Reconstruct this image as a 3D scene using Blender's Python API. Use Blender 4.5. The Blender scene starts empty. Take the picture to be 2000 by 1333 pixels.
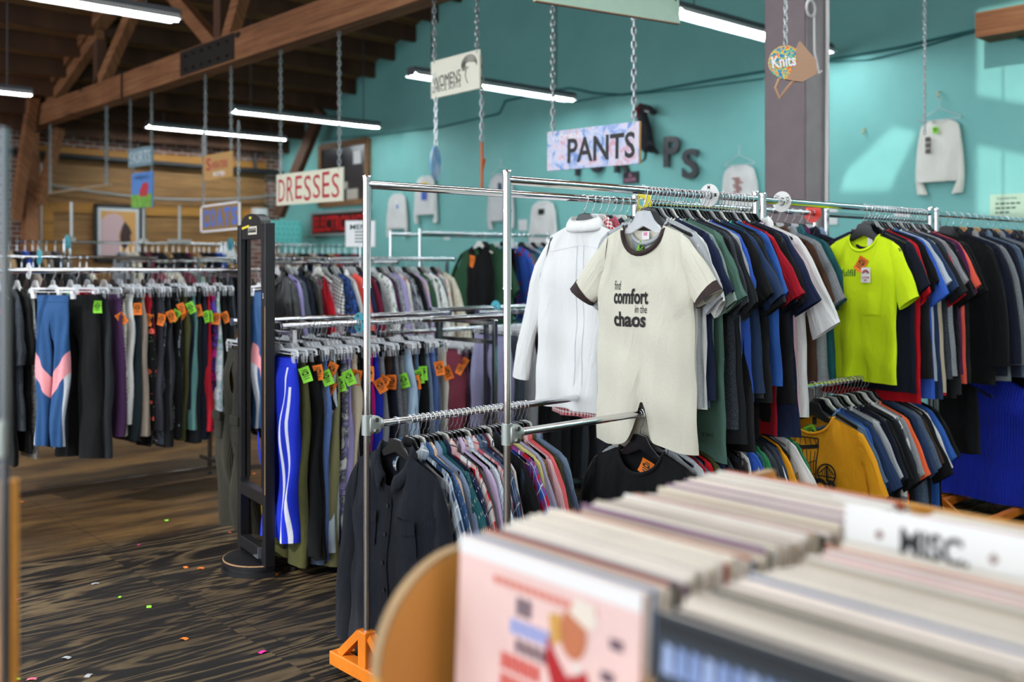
import bpy, bmesh, math, random
from mathutils import Vector, Matrix, Euler
from mathutils.geometry import tessellate_polygon
R = random.Random(7)
sc = bpy.context.scene
COL = sc.collection
PI = math.pi
sin, cos = math.sin, math.cos

# ------------------------------------------------------------------ camera, light, exposure
F, CX, CY, EYE = 1944.0, 1000.0, 517.0, 1.5          # focal length and horizon in pixels of the 2000x1333 frame
YAW = math.atan2(2150.0, 1944.0)                      # clothes rails run along +X
S_, C_ = sin(YAW), cos(YAW)
cam = bpy.data.cameras.new('camera'); cam.sensor_width = 36; cam.lens = 36 * F / 2000
cam.shift_y = -(666.5 - CY) / 2000
cam.clip_start = 0.05
cam.dof.use_dof = True; cam.dof.focus_distance = 3.75; cam.dof.aperture_fstop = 1.9
co = bpy.data.objects.new('camera', cam); COL.objects.link(co)
co.location = (0, 0, EYE); co.rotation_euler = (PI / 2, 0, math.atan2(S_, C_) - PI / 2)
sc.camera = co
w = bpy.data.worlds.new('sky'); sc.world = w; w.use_nodes = True
w.node_tree.nodes['Background'].inputs[0].default_value = (0.86, 0.93, 1.0, 1)
w.node_tree.nodes['Background'].inputs[1].default_value = 2.0
SUN_DIR = Vector((0.78, 0.12, -0.61)).normalized()
sl = bpy.data.lights.new('sun', 'SUN'); sl.energy = 1.7; sl.angle = 0.012; sl.color = (1, .97, .9)
so = bpy.data.objects.new('sun', sl); COL.objects.link(so)
so.rotation_euler = SUN_DIR.to_track_quat('-Z', 'Y').to_euler()
TUBE = 48.0                                            # fluorescent tube radiance
sc.view_settings.view_transform = 'Standard'; sc.view_settings.look = 'None'
sc.view_settings.gamma = 1; sc.view_settings.use_curve_mapping = False
sc.view_settings.exposure = 0.68
cy = sc.cycles
cy.max_bounces = 7; cy.diffuse_bounces = 3; cy.glossy_bounces = 4; cy.transmission_bounces = 6
cy.transparent_max_bounces = 12; cy.caustics_reflective = False; cy.caustics_refractive = False
cy.sample_clamp_indirect = 6

# ------------------------------------------------------------------ place on the ground plan
def dirs(px):
    x = (px - CX) / F
    return x * S_ + C_, -x * C_ + S_
def on_v(px, v):
    a, b = dirs(px); Z = v / b
    return a * Z, Z
def on_u(px, u):
    a, b = dirs(px); Z = u / a
    return b * Z, Z
def zat(py, Z): return EYE - (py - CY) / F * Z
def pt(px, py, Z):
    a, b = dirs(px)
    return Vector((a * Z, b * Z, zat(py, Z)))
def ground(px, py, z=0.0):
    Z = (EYE - z) * F / (py - CY)
    return pt(px, py, Z)

# ------------------------------------------------------------------ colours
HEX = dict(white='f4f4f2', cream='e9e3d0', bone='dcd8c6', ivory='efe9da', beige='cdbfa4', taupe='9a8c80', tan='b08d62', brown='4c3325',
  chocolate='3a2a22', black='0c0d0f', ink='090a0c', jet='121316', charcoal='202327', slate='434a54', grey='82868c', silver='b9bdc1', ash='a3a7ab', navy='17213f',
  midnight='111627', royal='3560c4', cobalt='142aa8', blue='2f5fae', denim='3b5f8e', indigo='263a5c', sky='a9c4de', ice='c3d3e0', steel='5c7490', teal='1f5a60',
  turquoise='3ab0b4', sage='8fae9c', green='2c7a4c', forest='2c5138', olive='4a4a28', khaki='7d7a55', lime='8fe23a', neon='e0fb1c', yellow='f1cf2c', gold='f0a51c',
  mustard='c9971f', lemon='f3e493', orange='f57c1c', coral='f0624e', salmon='f2937f', red='c4101f', crimson='a00f22', maroon='5a1e2c', burgundy='6e1730', plum='4f1f4a',
  purple='46345a', violet='5a3fa8', lavender='a9a0d4', lilac='d3bde0', pink='f0c3cc', rose='d56a7c', magenta='d61f8e', peach='f3c9ae', mauve='6a5a74', wine='743040')
def lin(h):
    if isinstance(h, (tuple, list)): return tuple(h)[:3] + (1,)
    h = HEX.get(h, h)
    c = [int(h[i:i + 2], 16) / 255 for i in (0, 2, 4)]
    return tuple((x / 12.92 if x <= .04045 else ((x + .055) / 1.055) ** 2.4) for x in c) + (1,)

# ------------------------------------------------------------------ node materials
MATS = {}
class NT:
    def __init__(s, name):
        s.m = bpy.data.materials.new(name); s.m.use_nodes = True
        s.t = s.m.node_tree; s.n = s.t.nodes; s.b = s.n['Principled BSDF']
    def new(s, typ, **kw):
        n = s.n.new(typ)
        for k, v in kw.items(): setattr(n, k, v)
        return n
    def link(s, a, b): s.t.links.new(a, b)
    def val(s, x, sock):
        if hasattr(x, 'node'): s.link(x, sock)
        else: sock.default_value = x
    def math(s, op, a, b=0.0, c=None):
        n = s.new('ShaderNodeMath', operation=op)
        s.val(a, n.inputs[0]); s.val(b, n.inputs[1])
        if c is not None: s.val(c, n.inputs[2])
        return n.outputs[0]
    def mix(s, f, a, b, mode='MIX'):
        n = s.new('ShaderNodeMix', data_type='RGBA', blend_type=mode)
        s.val(f, n.inputs[0])
        for x, i in ((a, 6), (b, 7)):
            if hasattr(x, 'node'): s.link(x, n.inputs[i])
            else: n.inputs[i].default_value = lin(x)
        return n.outputs[2]
    def uv(s, scale=(1, 1, 1), rot=0.0, kind='UV', loc=(0, 0, 0)):
        tc = s.new('ShaderNodeTexCoord'); mp = s.new('ShaderNodeMapping')
        mp.inputs['Scale'].default_value = scale; mp.inputs['Rotation'].default_value = (0, 0, rot)
        mp.inputs['Location'].default_value = loc
        s.link(tc.outputs[kind], mp.inputs[0]); return mp.outputs[0]
    def noise(s, vec, scale, detail=3, rough=.5, dist=0.0):
        n = s.new('ShaderNodeTexNoise'); s.link(vec, n.inputs['Vector'])
        n.inputs['Scale'].default_value = scale; n.inputs['Detail'].default_value = detail
        n.inputs['Roughness'].default_value = rough; n.inputs['Distortion'].default_value = dist
        return n.outputs[0]
    def voro(s, vec, scale, feature='F1', rnd=1.0):
        n = s.new('ShaderNodeTexVoronoi', feature=feature); s.link(vec, n.inputs['Vector'])
        n.inputs['Scale'].default_value = scale; n.inputs['Randomness'].default_value = rnd
        return n.outputs[0], n.outputs[1]
    def ramp(s, f, stops, interp='LINEAR'):
        n = s.new('ShaderNodeValToRGB'); n.color_ramp.interpolation = interp
        el = n.color_ramp.elements
        while len(el) < len(stops): el.new(.5)
        for e, (p, c) in zip(el, stops): e.position = p; e.color = lin(c)
        s.val(f, n.inputs[0]); return n.outputs[0]
    def xyz(s, vec):
        n = s.new('ShaderNodeSeparateXYZ'); s.link(vec, n.inputs[0]); return n.outputs
    def bump(s, h, strength=.3, dist=.01):
        n = s.new('ShaderNodeBump'); n.inputs['Strength'].default_value = strength; n.inputs['Distance'].default_value = dist
        s.val(h, n.inputs['Height']); s.link(n.outputs[0], s.b.inputs['Normal'])
    def fin(s, col, rough=.5, metal=0.0, spec=.5):
        if hasattr(col, 'node'): s.link(col, s.b.inputs['Base Color'])
        else: s.b.inputs['Base Color'].default_value = lin(col)
        s.val(rough, s.b.inputs['Roughness']); s.b.inputs['Metallic'].default_value = metal
        s.b.inputs['Specular IOR Level'].default_value = spec
        return s.m
def plain(name, col, rough=.5, metal=0., spec=.5, vary=.0):
    if name in MATS: return MATS[name]
    t = NT(name); c = col
    if vary:
        n = t.noise(t.uv(kind='Object'), 9, 4)
        d = lin(col); c = t.ramp(n, [(.3, tuple(x * (1 - vary) for x in d[:3])), (.7, tuple(min(1, x * (1 + vary)) for x in d[:3]))])
    MATS[name] = t.fin(c, rough, metal, spec); return MATS[name]

def fabric(spec):
    """spec: pattern.colour[.colour2[.colour3]]"""
    if spec in MATS: return MATS[spec]
    p = spec.split('.'); pat = p[0]; c1 = p[1]; c2 = p[2] if len(p) > 2 else c1; c3 = p[3] if len(p) > 3 else c2
    t = NT('fabric_' + spec.replace('.', '_')); uv = t.uv(); X, Y, _ = t.xyz(uv)
    fr = lambda a, s, off=0.: t.math('FRACT', t.math('ADD', t.math('MULTIPLY', a, 1. / s), off + 40))
    band = lambda a, s, wd, off=0.: t.math('LESS_THAN', fr(a, s, off), wd)
    col = c1; bumpn = t.noise(t.uv((1.0, .35, 1)), 14, 4, .55); bstr = .35; bd = .012; rough = .9; sheen = .3
    if pat == 'solid':
        n = t.noise(uv, 220, 2); col = t.mix(t.math('MULTIPLY', n, .22), c1, tuple(x * .55 for x in lin(c1)[:3]))
    elif pat == 'heather':
        n = t.noise(t.uv((1, .45, 1)), 260, 2, .7); col = t.ramp(n, [(.36, c1), (.66, c2)])
    elif pat == 'tweed':
        n = t.noise(uv, 330, 2, .8); col = t.ramp(n, [(.42, c1), (.56, c2)])
    elif pat in ('plaid', 'check', 'gingham'):
        s = {'plaid': .085, 'check': .028, 'gingham': .018}[pat]; wd = .5 if pat != 'plaid' else .36
        a, b = band(X, s, wd), band(Y, s, wd)
        col = t.mix(t.math('MULTIPLY', t.math('ADD', a, b), .5), c1, c2)
        if pat == 'plaid':
            l = t.math('MAXIMUM', band(X, s, .07, .25), band(Y, s, .07, .25)); col = t.mix(t.math('MULTIPLY', l, .85), col, c3)
    elif pat == 'stripe': col = t.mix(band(X, .022, .3), c1, c2)
    elif pat == 'pinstripe': col = t.mix(band(X, .05, .07), c1, c2)
    elif pat == 'hoop': col = t.mix(band(Y, .075, .45), c1, c2)
    elif pat == 'dot':
        s = .034; row = t.math('MULTIPLY', t.math('FLOOR', t.math('ADD', t.math('MULTIPLY', Y, 1 / s), 40)), .5)
        fx = t.math('SUBTRACT', t.math('FRACT', t.math('ADD', t.math('ADD', t.math('MULTIPLY', X, 1 / s), 40), row)), .5)
        fy = t.math('SUBTRACT', fr(Y, s), .5)
        d = t.math('ADD', t.math('MULTIPLY', fx, fx), t.math('MULTIPLY', fy, fy)); col = t.mix(t.math('LESS_THAN', d, .014), c1, c2)
    elif pat == 'floral':
        d, cc = t.voro(uv, 17); d2, _ = t.voro(uv, 34)
        nn = t.noise(uv, 60, 2); dd = t.math('ADD', d, t.math('MULTIPLY', nn, .22))
        col = t.mix(t.math('LESS_THAN', dd, .42), c1, c2); col = t.mix(t.math('LESS_THAN', dd, .2), col, c3)
        col = t.mix(t.math('LESS_THAN', d2, .16), col, '4f6f4a')
    elif pat == 'tiedye':
        n = t.noise(uv, 11, 4, .6, 1.2); col = t.ramp(n, [(.38, c1), (.5, c2), (.62, c3)])
    elif pat == 'camo':
        n = t.noise(uv, 26, 2, .5, .8); col = t.ramp(n, [(.42, c1), (.5, c2), (.6, c3)], 'CONSTANT')
    elif pat == 'denim':
        n = t.noise(t.uv((1, .12, 1)), 300, 2, .6); f = t.noise(t.uv((1, .3, 1)), 7, 3)
        d = lin(c1)[:3]; k = t.mix(f, tuple(x * .7 for x in d), tuple(min(1, x * 1.35) for x in d)); col = t.mix(t.math('MULTIPLY', n, .35), k, 'b8c6d6')
    elif pat == 'cord':
        bumpn = t.math('ADD', t.math('MULTIPLY', t.math('SINE', t.math('MULTIPLY', X, 1200)), .12), bumpn)
        n = t.noise(t.uv((1, .3, 1)), 30, 3); d = lin(c1)[:3]; col = t.mix(n, tuple(x * .7 for x in d), tuple(min(1, x * 1.4) for x in d))
    elif pat == 'knit':
        bumpn = t.math('ADD', t.math('MULTIPLY', t.math('SINE', t.math('MULTIPLY', X, 420)), .25), bumpn); bstr = .6
    elif pat == 'optic':
        d, cc = t.voro(t.uv((1, .6, 1)), 9); st = t.math('GREATER_THAN', t.math('SINE', t.math('MULTIPLY', d, 95)), 0.1)
        col = t.mix(st, 'ede7da', 'ink')
        sx = t.new('ShaderNodeSeparateColor'); t.link(cc, sx.inputs[0])
        patch = t.math('LESS_THAN', d, .17)
        col = t.mix(t.math('MULTIPLY', patch, t.math('LESS_THAN', sx.outputs[0], .3)), col, 'gold'); col = t.mix(t.math('MULTIPLY', patch, t.math('GREATER_THAN', sx.outputs[0], .72)), col, '9fd0bd')
    elif pat == 'satin':
        rough = .38; bd = .018
    elif pat == 'leather':
        rough = .36; bd = .02
    elif pat == 'lace':
        d, cc = t.voro(uv, 55); col = t.mix(t.math('LESS_THAN', d, .42), c1, c2)
    crease = t.noise(t.uv((1.6, .5, 1), rot=.35), 5.5, 3, .5, .8)
    t.bump(t.math('ADD', t.math('MULTIPLY', bumpn, .5), t.math('MULTIPLY', crease, 1.6)), min(1, bstr * 1.7), bd * 1.6)
    t.b.inputs['Sheen Weight'].default_value = .04
    MATS[spec] = t.fin(col, rough, 0, .25 if rough > .5 else .5); return MATS[spec]
def chrome():
    if 'chrome' in MATS: return MATS['chrome']
    t = NT('chrome'); n = t.noise(t.uv(kind='Object'), 30, 3)
    MATS['chrome'] = t.fin((.74, .74, .76), t.math('MULTIPLY_ADD', n, .12, .05), 1.0); return MATS['chrome']
def clear():
    if 'clear' in MATS: return MATS['clear']
    t = NT('clear_plastic'); m = t.fin((.95, .97, 1.0), .08, 0, 1.0); t.b.inputs['Alpha'].default_value = .42
    MATS['clear'] = m; return m
def emit(name, col, s):
    if name in MATS: return MATS[name]
    t = NT(name); t.b.inputs['Emission Color'].default_value = lin(col); t.b.inputs['Emission Strength'].default_value = s
    MATS[name] = t.fin(col, .5); return MATS[name]

# ------------------------------------------------------------------ mesh builder
class MB:
    def __init__(s): s.v = []; s.f = []; s.uv = []; s.mi = []; s.cur = 0
    def add(s, vs, fs, uvs=None):
        o = len(s.v); s.v += [tuple(v) for v in vs]
        s.uv += list(uvs) if uvs else [(v[0] + v[1] * .5, v[2] + v[1] * .5) for v in vs]
        s.f += [tuple(i + o for i in f) for f in fs]; s.mi += [s.cur] * len(fs); return s
    def box(s, c, d, rz=0., ry=0., rx=0., bev=0.):
        x, y, z = d[0] / 2, d[1] / 2, d[2] / 2
        M = Euler((rx, ry, rz)).to_matrix(); c = Vector(c)
        if bev:
            bm = bmesh.new(); bmesh.ops.create_cube(bm, size=1)
            for v in bm.verts: v.co = Vector((v.co.x * d[0], v.co.y * d[1], v.co.z * d[2]))
            bmesh.ops.bevel(bm, geom=bm.edges[:], offset=bev, segments=2, affect='EDGES', profile=.5)
            bm.verts.index_update()
            s.add([c + M @ v.co for v in bm.verts], [[v.index for v in f.verts] for f in bm.faces]); bm.free(); return s
        vs = [c + M @ Vector((a * x, b * y, e * z)) for a in (-1, 1) for b in (-1, 1) for e in (-1, 1)]
        return s.add(vs, [(0, 1, 3, 2), (4, 6, 7, 5), (0, 4, 5, 1), (2, 3, 7, 6), (0, 2, 6, 4), (1, 5, 7, 3)])
    def bar(s, a, b, wd, ht, up=(0, 0, 1)):
        a, b = Vector(a), Vector(b); d = (b - a).normalized(); sd = d.cross(Vector(up))
        sd = sd.normalized() if sd.length > 1e-5 else Vector((1, 0, 0)); u = sd.cross(d)
        vs = [p + sd * i * wd / 2 + u * j * ht / 2 for p in (a, b) for i, j in ((-1, -1), (1, -1), (1, 1), (-1, 1))]
        return s.add(vs, [(3, 2, 1, 0), (4, 5, 6, 7), (0, 1, 5, 4), (1, 2, 6, 5), (2, 3, 7, 6), (3, 0, 4, 7)])
    def tube(s, pts, r, n=10, closed=False, flat=1.0):
        pts = [Vector(p) for p in pts]; m = len(pts); vs = []; prev = None
        rr = r if isinstance(r, (list, tuple)) else [r] * m
        for i, p in enumerate(pts):
            a = pts[(i - 1) % m] if (i or closed) else p; b = pts[(i + 1) % m] if (i < m - 1 or closed) else p
            d = (b - a); d = d.normalized() if d.length > 1e-9 else Vector((0, 0, 1))
            if prev is None:
                q = Vector((0, 0, 1)) if abs(d.z) < .9 else Vector((1, 0, 0)); x = d.cross(q).normalized()
            else:
                x = prev - d * prev.dot(d); x = x.normalized() if x.length > 1e-6 else d.orthogonal().normalized()
            prev = x; y = d.cross(x)
            vs += [p + (x * cos(2 * PI * k / n) + y * sin(2 * PI * k / n) * flat) * rr[i] for k in range(n)]
        fs = [(i * n + k, i * n + (k + 1) % n, ((i + 1) % m) * n + (k + 1) % n, ((i + 1) % m) * n + k) for i in range(m if closed else m - 1) for k in range(n)]
        if not closed: fs += [tuple(range(n - 1, -1, -1)), tuple((m - 1) * n + k for k in range(n))]
        return s.add(vs, fs)
    def cyl(s, a, b, r, n=16, r2=None): return s.tube([a, b], [r, r if r2 is None else r2], n)
    def grid(s, fn, nu, nv, uvf=None):
        vs = [fn(i / nu, j / nv) for j in range(nv + 1) for i in range(nu + 1)]
        fs = [(j * (nu + 1) + i, j * (nu + 1) + i + 1, (j + 1) * (nu + 1) + i + 1, (j + 1) * (nu + 1) + i) for j in range(nv) for i in range(nu)]
        return s.add(vs, fs, [uvf(i / nu, j / nv) for j in range(nv + 1) for i in range(nu + 1)] if uvf else None)
    def prism(s, poly, y0, y1, axis='y'):
        """closed 2-D outline (x,z) pulled from y0 to y1"""
        n = len(poly); f3 = {'y': lambda p, t: (p[0], t, p[1]), 'x': lambda p, t: (t, p[0], p[1]), 'z': lambda p, t: (p[0], p[1], t)}[axis]
        vs = [f3(p, y0) for p in poly] + [f3(p, y1) for p in poly]
        tri = tessellate_polygon([[Vector((p[0], p[1], 0)) for p in poly]])
        fs = [tuple(t) for t in tri] + [tuple(i + n for i in reversed(t)) for t in tri]
        fs += [(i, (i + 1) % n, (i + 1) % n + n, i + n) for i in range(n)]
        return s.add(vs, fs)
    def build(s, name, mat, parent=None, smooth=None, weld=0., loc=None, rot=None):
        me = bpy.data.meshes.new(name); me.from_pydata(s.v, [], s.f)
        for m in (mat if isinstance(mat, (list, tuple)) else [mat]): me.materials.append(m)
        ul = me.uv_layers.new(name='UVMap'); buf = [0.0] * (len(me.loops) * 2)
        vi = [0] * len(me.loops); me.loops.foreach_get('vertex_index', vi)
        for k, i in enumerate(vi): buf[2 * k], buf[2 * k + 1] = s.uv[i]
        ul.data.foreach_set('uv', buf); me.polygons.foreach_set('material_index', s.mi)
        bm = bmesh.new(); bm.from_mesh(me)
        if weld: bmesh.ops.remove_doubles(bm, verts=bm.verts, dist=weld)
        bmesh.ops.recalc_face_normals(bm, faces=bm.faces); bm.to_mesh(me); bm.free()
        if smooth is not None:
            me.polygons.foreach_set('use_smooth', [True] * len(me.polygons))
            if smooth < 180: me.set_sharp_from_angle(angle=math.radians(smooth))
        o = bpy.data.objects.new(name, me); COL.objects.link(o)
        if parent is not None: o.parent = parent
        if loc is not None: o.location = loc
        if rot is not None: o.rotation_euler = rot
        return o
def tag(o, label, cat, group=None):
    o['label'] = label; o['category'] = cat
    if group: o['group'] = group
    return o
def thing(name, label, cat, loc=(0, 0, 0), rot=(0, 0, 0), group=None):
    o = bpy.data.objects.new(name, None); COL.objects.link(o); o.empty_display_size = .05
    o.location = loc; o.rotation_euler = rot; return tag(o, label, cat, group)
def struct(name, mb, mat, parent=None, **k):
    o = mb.build(name, mat, parent, **k)
    if parent is None: o['kind'] = 'structure'
    return o
def copy_tree(root, loc, rot, parent=None):
    c = root.copy(); COL.objects.link(c); c.location = loc; c.rotation_euler = rot
    for ch in list(root.children):
        d = ch.copy(); COL.objects.link(d); d.parent = c
        for g in list(ch.children):
            e = g.copy(); COL.objects.link(e); e.parent = d
    return c
def glyphs(txt, wd, ht, bold=0.0, x0=0., z0=0., shear=0.):
    """vertices (x,z) and faces of lettering fitted to a box centred on x0,z0"""
    cu = bpy.data.curves.new('t', 'FONT'); cu.body = txt; cu.offset = bold; cu.resolution_u = 3; cu.shear = shear
    o = bpy.data.objects.new('t', cu); COL.objects.link(o)
    me = bpy.data.meshes.new_from_object(o.evaluated_get(bpy.context.evaluated_depsgraph_get()))
    vs = [v.co.copy() for v in me.vertices]; fs = [tuple(p.vertices) for p in me.polygons]
    bpy.data.objects.remove(o); bpy.data.curves.remove(cu); bpy.data.meshes.remove(me)
    if not vs: return [], []
    xs = [v.x for v in vs]; ys = [v.y for v in vs]; a, b, c, d = min(xs), max(xs), min(ys), max(ys)
    return [((v.x - a) / (b - a) * wd - wd / 2 + x0, (v.y - c) / (d - c) * ht - ht / 2 + z0) for v in vs], fs
def lettering(txt, wd, ht, mat, parent, y=0., x0=0., z0=0., bold=0., surf=None, name='lettering', thick=.0, shear=0., tilt=0.):
    vs, fs = glyphs(txt, wd, ht, bold, 0, 0, shear)
    ct, st = cos(tilt), sin(tilt)
    vs = [(x * ct - z * st + x0, x * st + z * ct + z0) for x, z in vs]
    mb = MB()
    mb.add([(x, surf(x, z) if surf else y, z) for x, z in vs], fs)
    if thick:
        n = len(vs); mb.add([(x, y + thick, z) for x, z in vs], [tuple(reversed(f)) for f in fs])
        ed = {}
        for f in fs:
            for i in range(len(f)):
                e = (f[i], f[(i + 1) % len(f)]); ed[tuple(sorted(e))] = ed.get(tuple(sorted(e)), 0) + 1
        mb.f += [(a, b, b + n, a + n) for (a, b), k in ed.items() if k == 1]; mb.mi += [0] * (len(mb.f) - len(mb.mi))
    return mb.build(name, mat, parent)

# ------------------------------------------------------------------ room shell
U1, V1, RZ, RV = 9.3, 16.8, 3.68, 6.0                  # turquoise gable wall, brick wall, eaves height, ridge
SL = .361
def roofz(v): return RZ + (V1 - v) * SL if v > RV else RZ + (v + 4.8) * SL
def floor_mat():
    t = NT('worn_plywood'); P = t.uv(kind='Object'); X, Y, Z = t.xyz(P)
    sx = t.math('FLOOR', t.math('DIVIDE', t.math('ADD', X, .55), 2.44)); sy = t.math('FLOOR', t.math('DIVIDE', t.math('ADD', Y, .62), 1.22))
    k = t.math('ADD', t.math('MULTIPLY', sx, 7.31), t.math('MULTIPLY', sy, 3.77))
    cb = t.new('ShaderNodeCombineXYZ'); t.link(t.math('ADD', t.math('MULTIPLY', X, .55), k), cb.inputs[0]); t.link(t.math('ADD', t.math('MULTIPLY', Y, 3.6), k), cb.inputs[1])
    n = t.noise(cb.outputs[0], 1.25, 5, .5, .5)
    s = t.math('SINE', t.math('MULTIPLY', n, 74)); f = t.math('MULTIPLY_ADD', s, .5, .5)
    cb2 = t.new('ShaderNodeCombineXYZ'); t.link(t.math('MULTIPLY', X, 3), cb2.inputs[0]); t.link(t.math('MULTIPLY', Y, 60), cb2.inputs[1])
    fib = t.noise(cb2.outputs[0], 1.6, 4, .7)
    f = t.math('ADD', t.math('MULTIPLY', f, .72), t.math('MULTIPLY', fib, .36))
    grain = t.ramp(f, [(.2, '0c0908'), (.48, '1f1711'), (.74, '544530'), (1.0, '7a6749')])
    wear = t.noise(P, .8, 5, .6, .4)
    grain = t.mix(t.ramp(wear, [(.36, '000000'), (.6, 'ffffff')]), grain, t.mix(.62, grain, '15100d'))
    w2 = t.noise(t.uv((.5, 2.2, 1), kind='Object'), 1.6, 6, .7)
    far = t.math('MULTIPLY', t.ramp(t.math('ADD', Y, t.math('MULTIPLY', w2, 1.3)), [(0, '000000'), (1, 'ffffff')]), 1.0)
    mr = t.new('ShaderNodeMapRange'); t.link(t.math('ADD', t.math('ADD', Y, t.math('MULTIPLY', X, .0)), t.math('MULTIPLY', w2, 1.0)), mr.inputs[0])
    mr.inputs[1].default_value = 5.75; mr.inputs[2].default_value = 6.15
    worn = t.ramp(t.math('ADD', t.math('MULTIPLY', w2, .75), t.math('MULTIPLY', fib, .35)), [(.36, '140e0a'), (.5, '3a2a18'), (.7, '6e522e')])
    col = t.mix(mr.outputs[0], grain, worn)
    fx = t.math('ABSOLUTE', t.math('SUBTRACT', t.math('FRACT', t.math('DIVIDE', t.math('ADD', X, 100.51), 2.44)), .5))
    fy = t.math('ABSOLUTE', t.math('SUBTRACT', t.math('FRACT', t.math('DIVIDE', t.math('ADD', Y, 100.66), 1.22)), .5))
    seam = t.math('MAXIMUM', t.math('GREATER_THAN', fx, .4985), t.math('GREATER_THAN', fy, .497))
    col = t.mix(t.math('MULTIPLY', seam, .6), col, '0d0a08')
    t.bump(f, .25, .004)
    return t.fin(col, t.math('MULTIPLY_ADD', wear, .25, .5), 0, .2)
def wall_mat():
    t = NT('turquoise_paint'); P = t.uv(kind='Object'); n = t.noise(P, .9, 4, .6); n2 = t.noise(P, 40, 3)
    t.bump(n2, .15, .01)
    return t.fin(t.ramp(n, [(.3, '72b3af'), (.7, '80c0bb')]), .62, 0, .3)
def brick_mat():
    t = NT('old_brick'); b = t.new('ShaderNodeTexBrick'); uv = t.uv(); t.link(uv, b.inputs['Vector'])
    for k, v in (('Scale', 1), ('Mortar Size', .011), ('Brick Width', .215), ('Row Height', .075), ('Mortar Smooth', .2), ('Bias', -.2)): b.inputs[k].default_value = v
    b.inputs['Color1'].default_value = lin('7a4634'); b.inputs['Color2'].default_value = lin('4a2c26'); b.inputs['Mortar'].default_value = lin('a39a92')
    n = t.noise(uv, 3.2, 5, .65); col = t.mix(t.ramp(n, [(.5, '000000'), (.72, 'bbbbbb')]), b.outputs[0], 'b3aaa4')
    t.bump(b.outputs[1], -.5, .01); return t.fin(col, .9, 0, .2)
def plank_mat(name, cols, h, axis=1, gap=.035, kind='UV', rough=.6):
    t = NT(name); uv = t.uv(kind=kind); q = t.xyz(uv); A = q[axis]; B = q[1 - axis]
    row = t.math('FLOOR', t.math('MULTIPLY', A, 1 / h)); fr = t.math('FRACT', t.math('ADD', t.math('MULTIPLY', A, 1 / h), 50))
    cb = t.new('ShaderNodeCombineXYZ'); t.link(t.math('ADD', t.math('MULTIPLY', B, .8), t.math('MULTIPLY', row, 3.7)), cb.inputs[0]); t.link(t.math('MULTIPLY', A, 16), cb.inputs[1])
    n = t.noise(cb.outputs[0], 1.7, 5, .6, .6); n2 = t.noise(uv, .8, 3)
    col = t.ramp(t.math('ADD', t.math('MULTIPLY', n, .7), t.math('MULTIPLY', n2, .3)), [(.3, cols[0]), (.52, cols[1]), (.72, cols[2])])
    g = t.math('LESS_THAN', fr, gap); col = t.mix(t.math('MULTIPLY', g, .75), col, '1a0f08')
    return t.fin(col, rough, 0, .3)
def beam_mat(name, cols):
    t = NT(name); x, y, z = t.xyz(t.uv(kind='Object')); cb = t.new('ShaderNodeCombineXYZ')
    t.link(t.math('MULTIPLY', y, .55), cb.inputs[0]); t.link(t.math('MULTIPLY', t.math('ADD', x, z), 13), cb.inputs[1])
    n = t.noise(cb.outputs[0], 1.8, 5, .6, .4); k = t.noise(t.uv(kind='Object'), 1.1, 4)
    kn, _ = t.voro(t.uv((1, .5, 1), kind='Object'), 2.2)
    col = t.ramp(t.math('ADD', t.math('MULTIPLY', n, .6), t.math('MULTIPLY', k, .4)), [(.34, cols[0]), (.5, cols[1]), (.66, cols[2])])
    return t.fin(t.mix(t.math('LESS_THAN', kn, .07), col, '1d120b'), .7, 0, .3)
beam_m = beam_mat('aged_beam', ('5a3a24', '86583a', 'a0714c'))
dark_wood = plank_mat('dark_rafters', ('3a281c', '54392a', '6c4c36'), .5, 1, 0.0, 'Object', .8)
roof_m = plank_mat('roof_boards', ('6a4a30', '8c6440', 'aa7f54'), .14, 1, .08, 'Object', .8)
struct('floor', MB().box((1.8, 5.4, -.05), (15.4, 23.2, .1)), floor_mat())
struct('wall_back', MB().prism([(-4.8, 0), (V1 + .2, 0), (V1 + .2, RZ), (RV, roofz(RV)), (-4.8, RZ)], U1, U1 + .2, 'x'), wall_mat())
struct('wall_left', MB().box((1.9, V1 + .1, 1.95), (14.8, .2, 3.9)), brick_mat())
# roof: two slopes; the near slope has added unseen openings, cut to shape the sun patches on the turquoise wall
roof = MB().prism([(V1 + .1, RZ - .03), (RV, roofz(RV)), (RV, roofz(RV) + .06), (V1 + .1, RZ + .03)], -5.5, U1, 'x')
rf = struct('ceiling', roof, roof_m)
for i in range(19):
    v = 16.45 - i * .56
    if v < RV: break
    p = MB().bar((-5.5, v, roofz(v) - .13), (U1 - .01, v, roofz(v) - .13), .06, .24)
    o = p.build('purlin', dark_wood, rf)
def sun_patch_hole(pixels):  # made-up roof opening: wall patch outline projected back along the sun
    out = []
    for px, py in pixels:
        v, Z = on_u(px, U1); q = Vector((U1, v, zat(py, Z)))
        k = (q.z - RZ - (q.y + 4.8) * SL) / (SUN_DIR.z - SUN_DIR.y * SL); q = q - SUN_DIR * k
        out.append(Vector((q.x, q.y, 0)))
    return out
holes = [sun_patch_hole([(1776, 185), (1788, 262), (1738, 372), (1640, 374), (1652, 335), (1735, 258)]), sun_patch_hole([(1908, 20), (2050, -10), (2050, 420), (1908, 420)])]
outer = [Vector((-5.5, -5.2, 0)), Vector((U1, -5.2, 0)), Vector((U1, RV, 0)), Vector((-5.5, RV, 0))]
tri = tessellate_polygon([outer] + holes); allp = outer + holes[0] + holes[1]
struct('ceiling', MB().add([(p.x, p.y, RZ + (p.y + 4.8) * SL) for p in allp], tri), roof_m)
struct('wall_right', MB().box((1.9, -4.9, 1.84), (14.8, .2, 3.68)), plain('wall_white', 'c9cfcc', .8))
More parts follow.
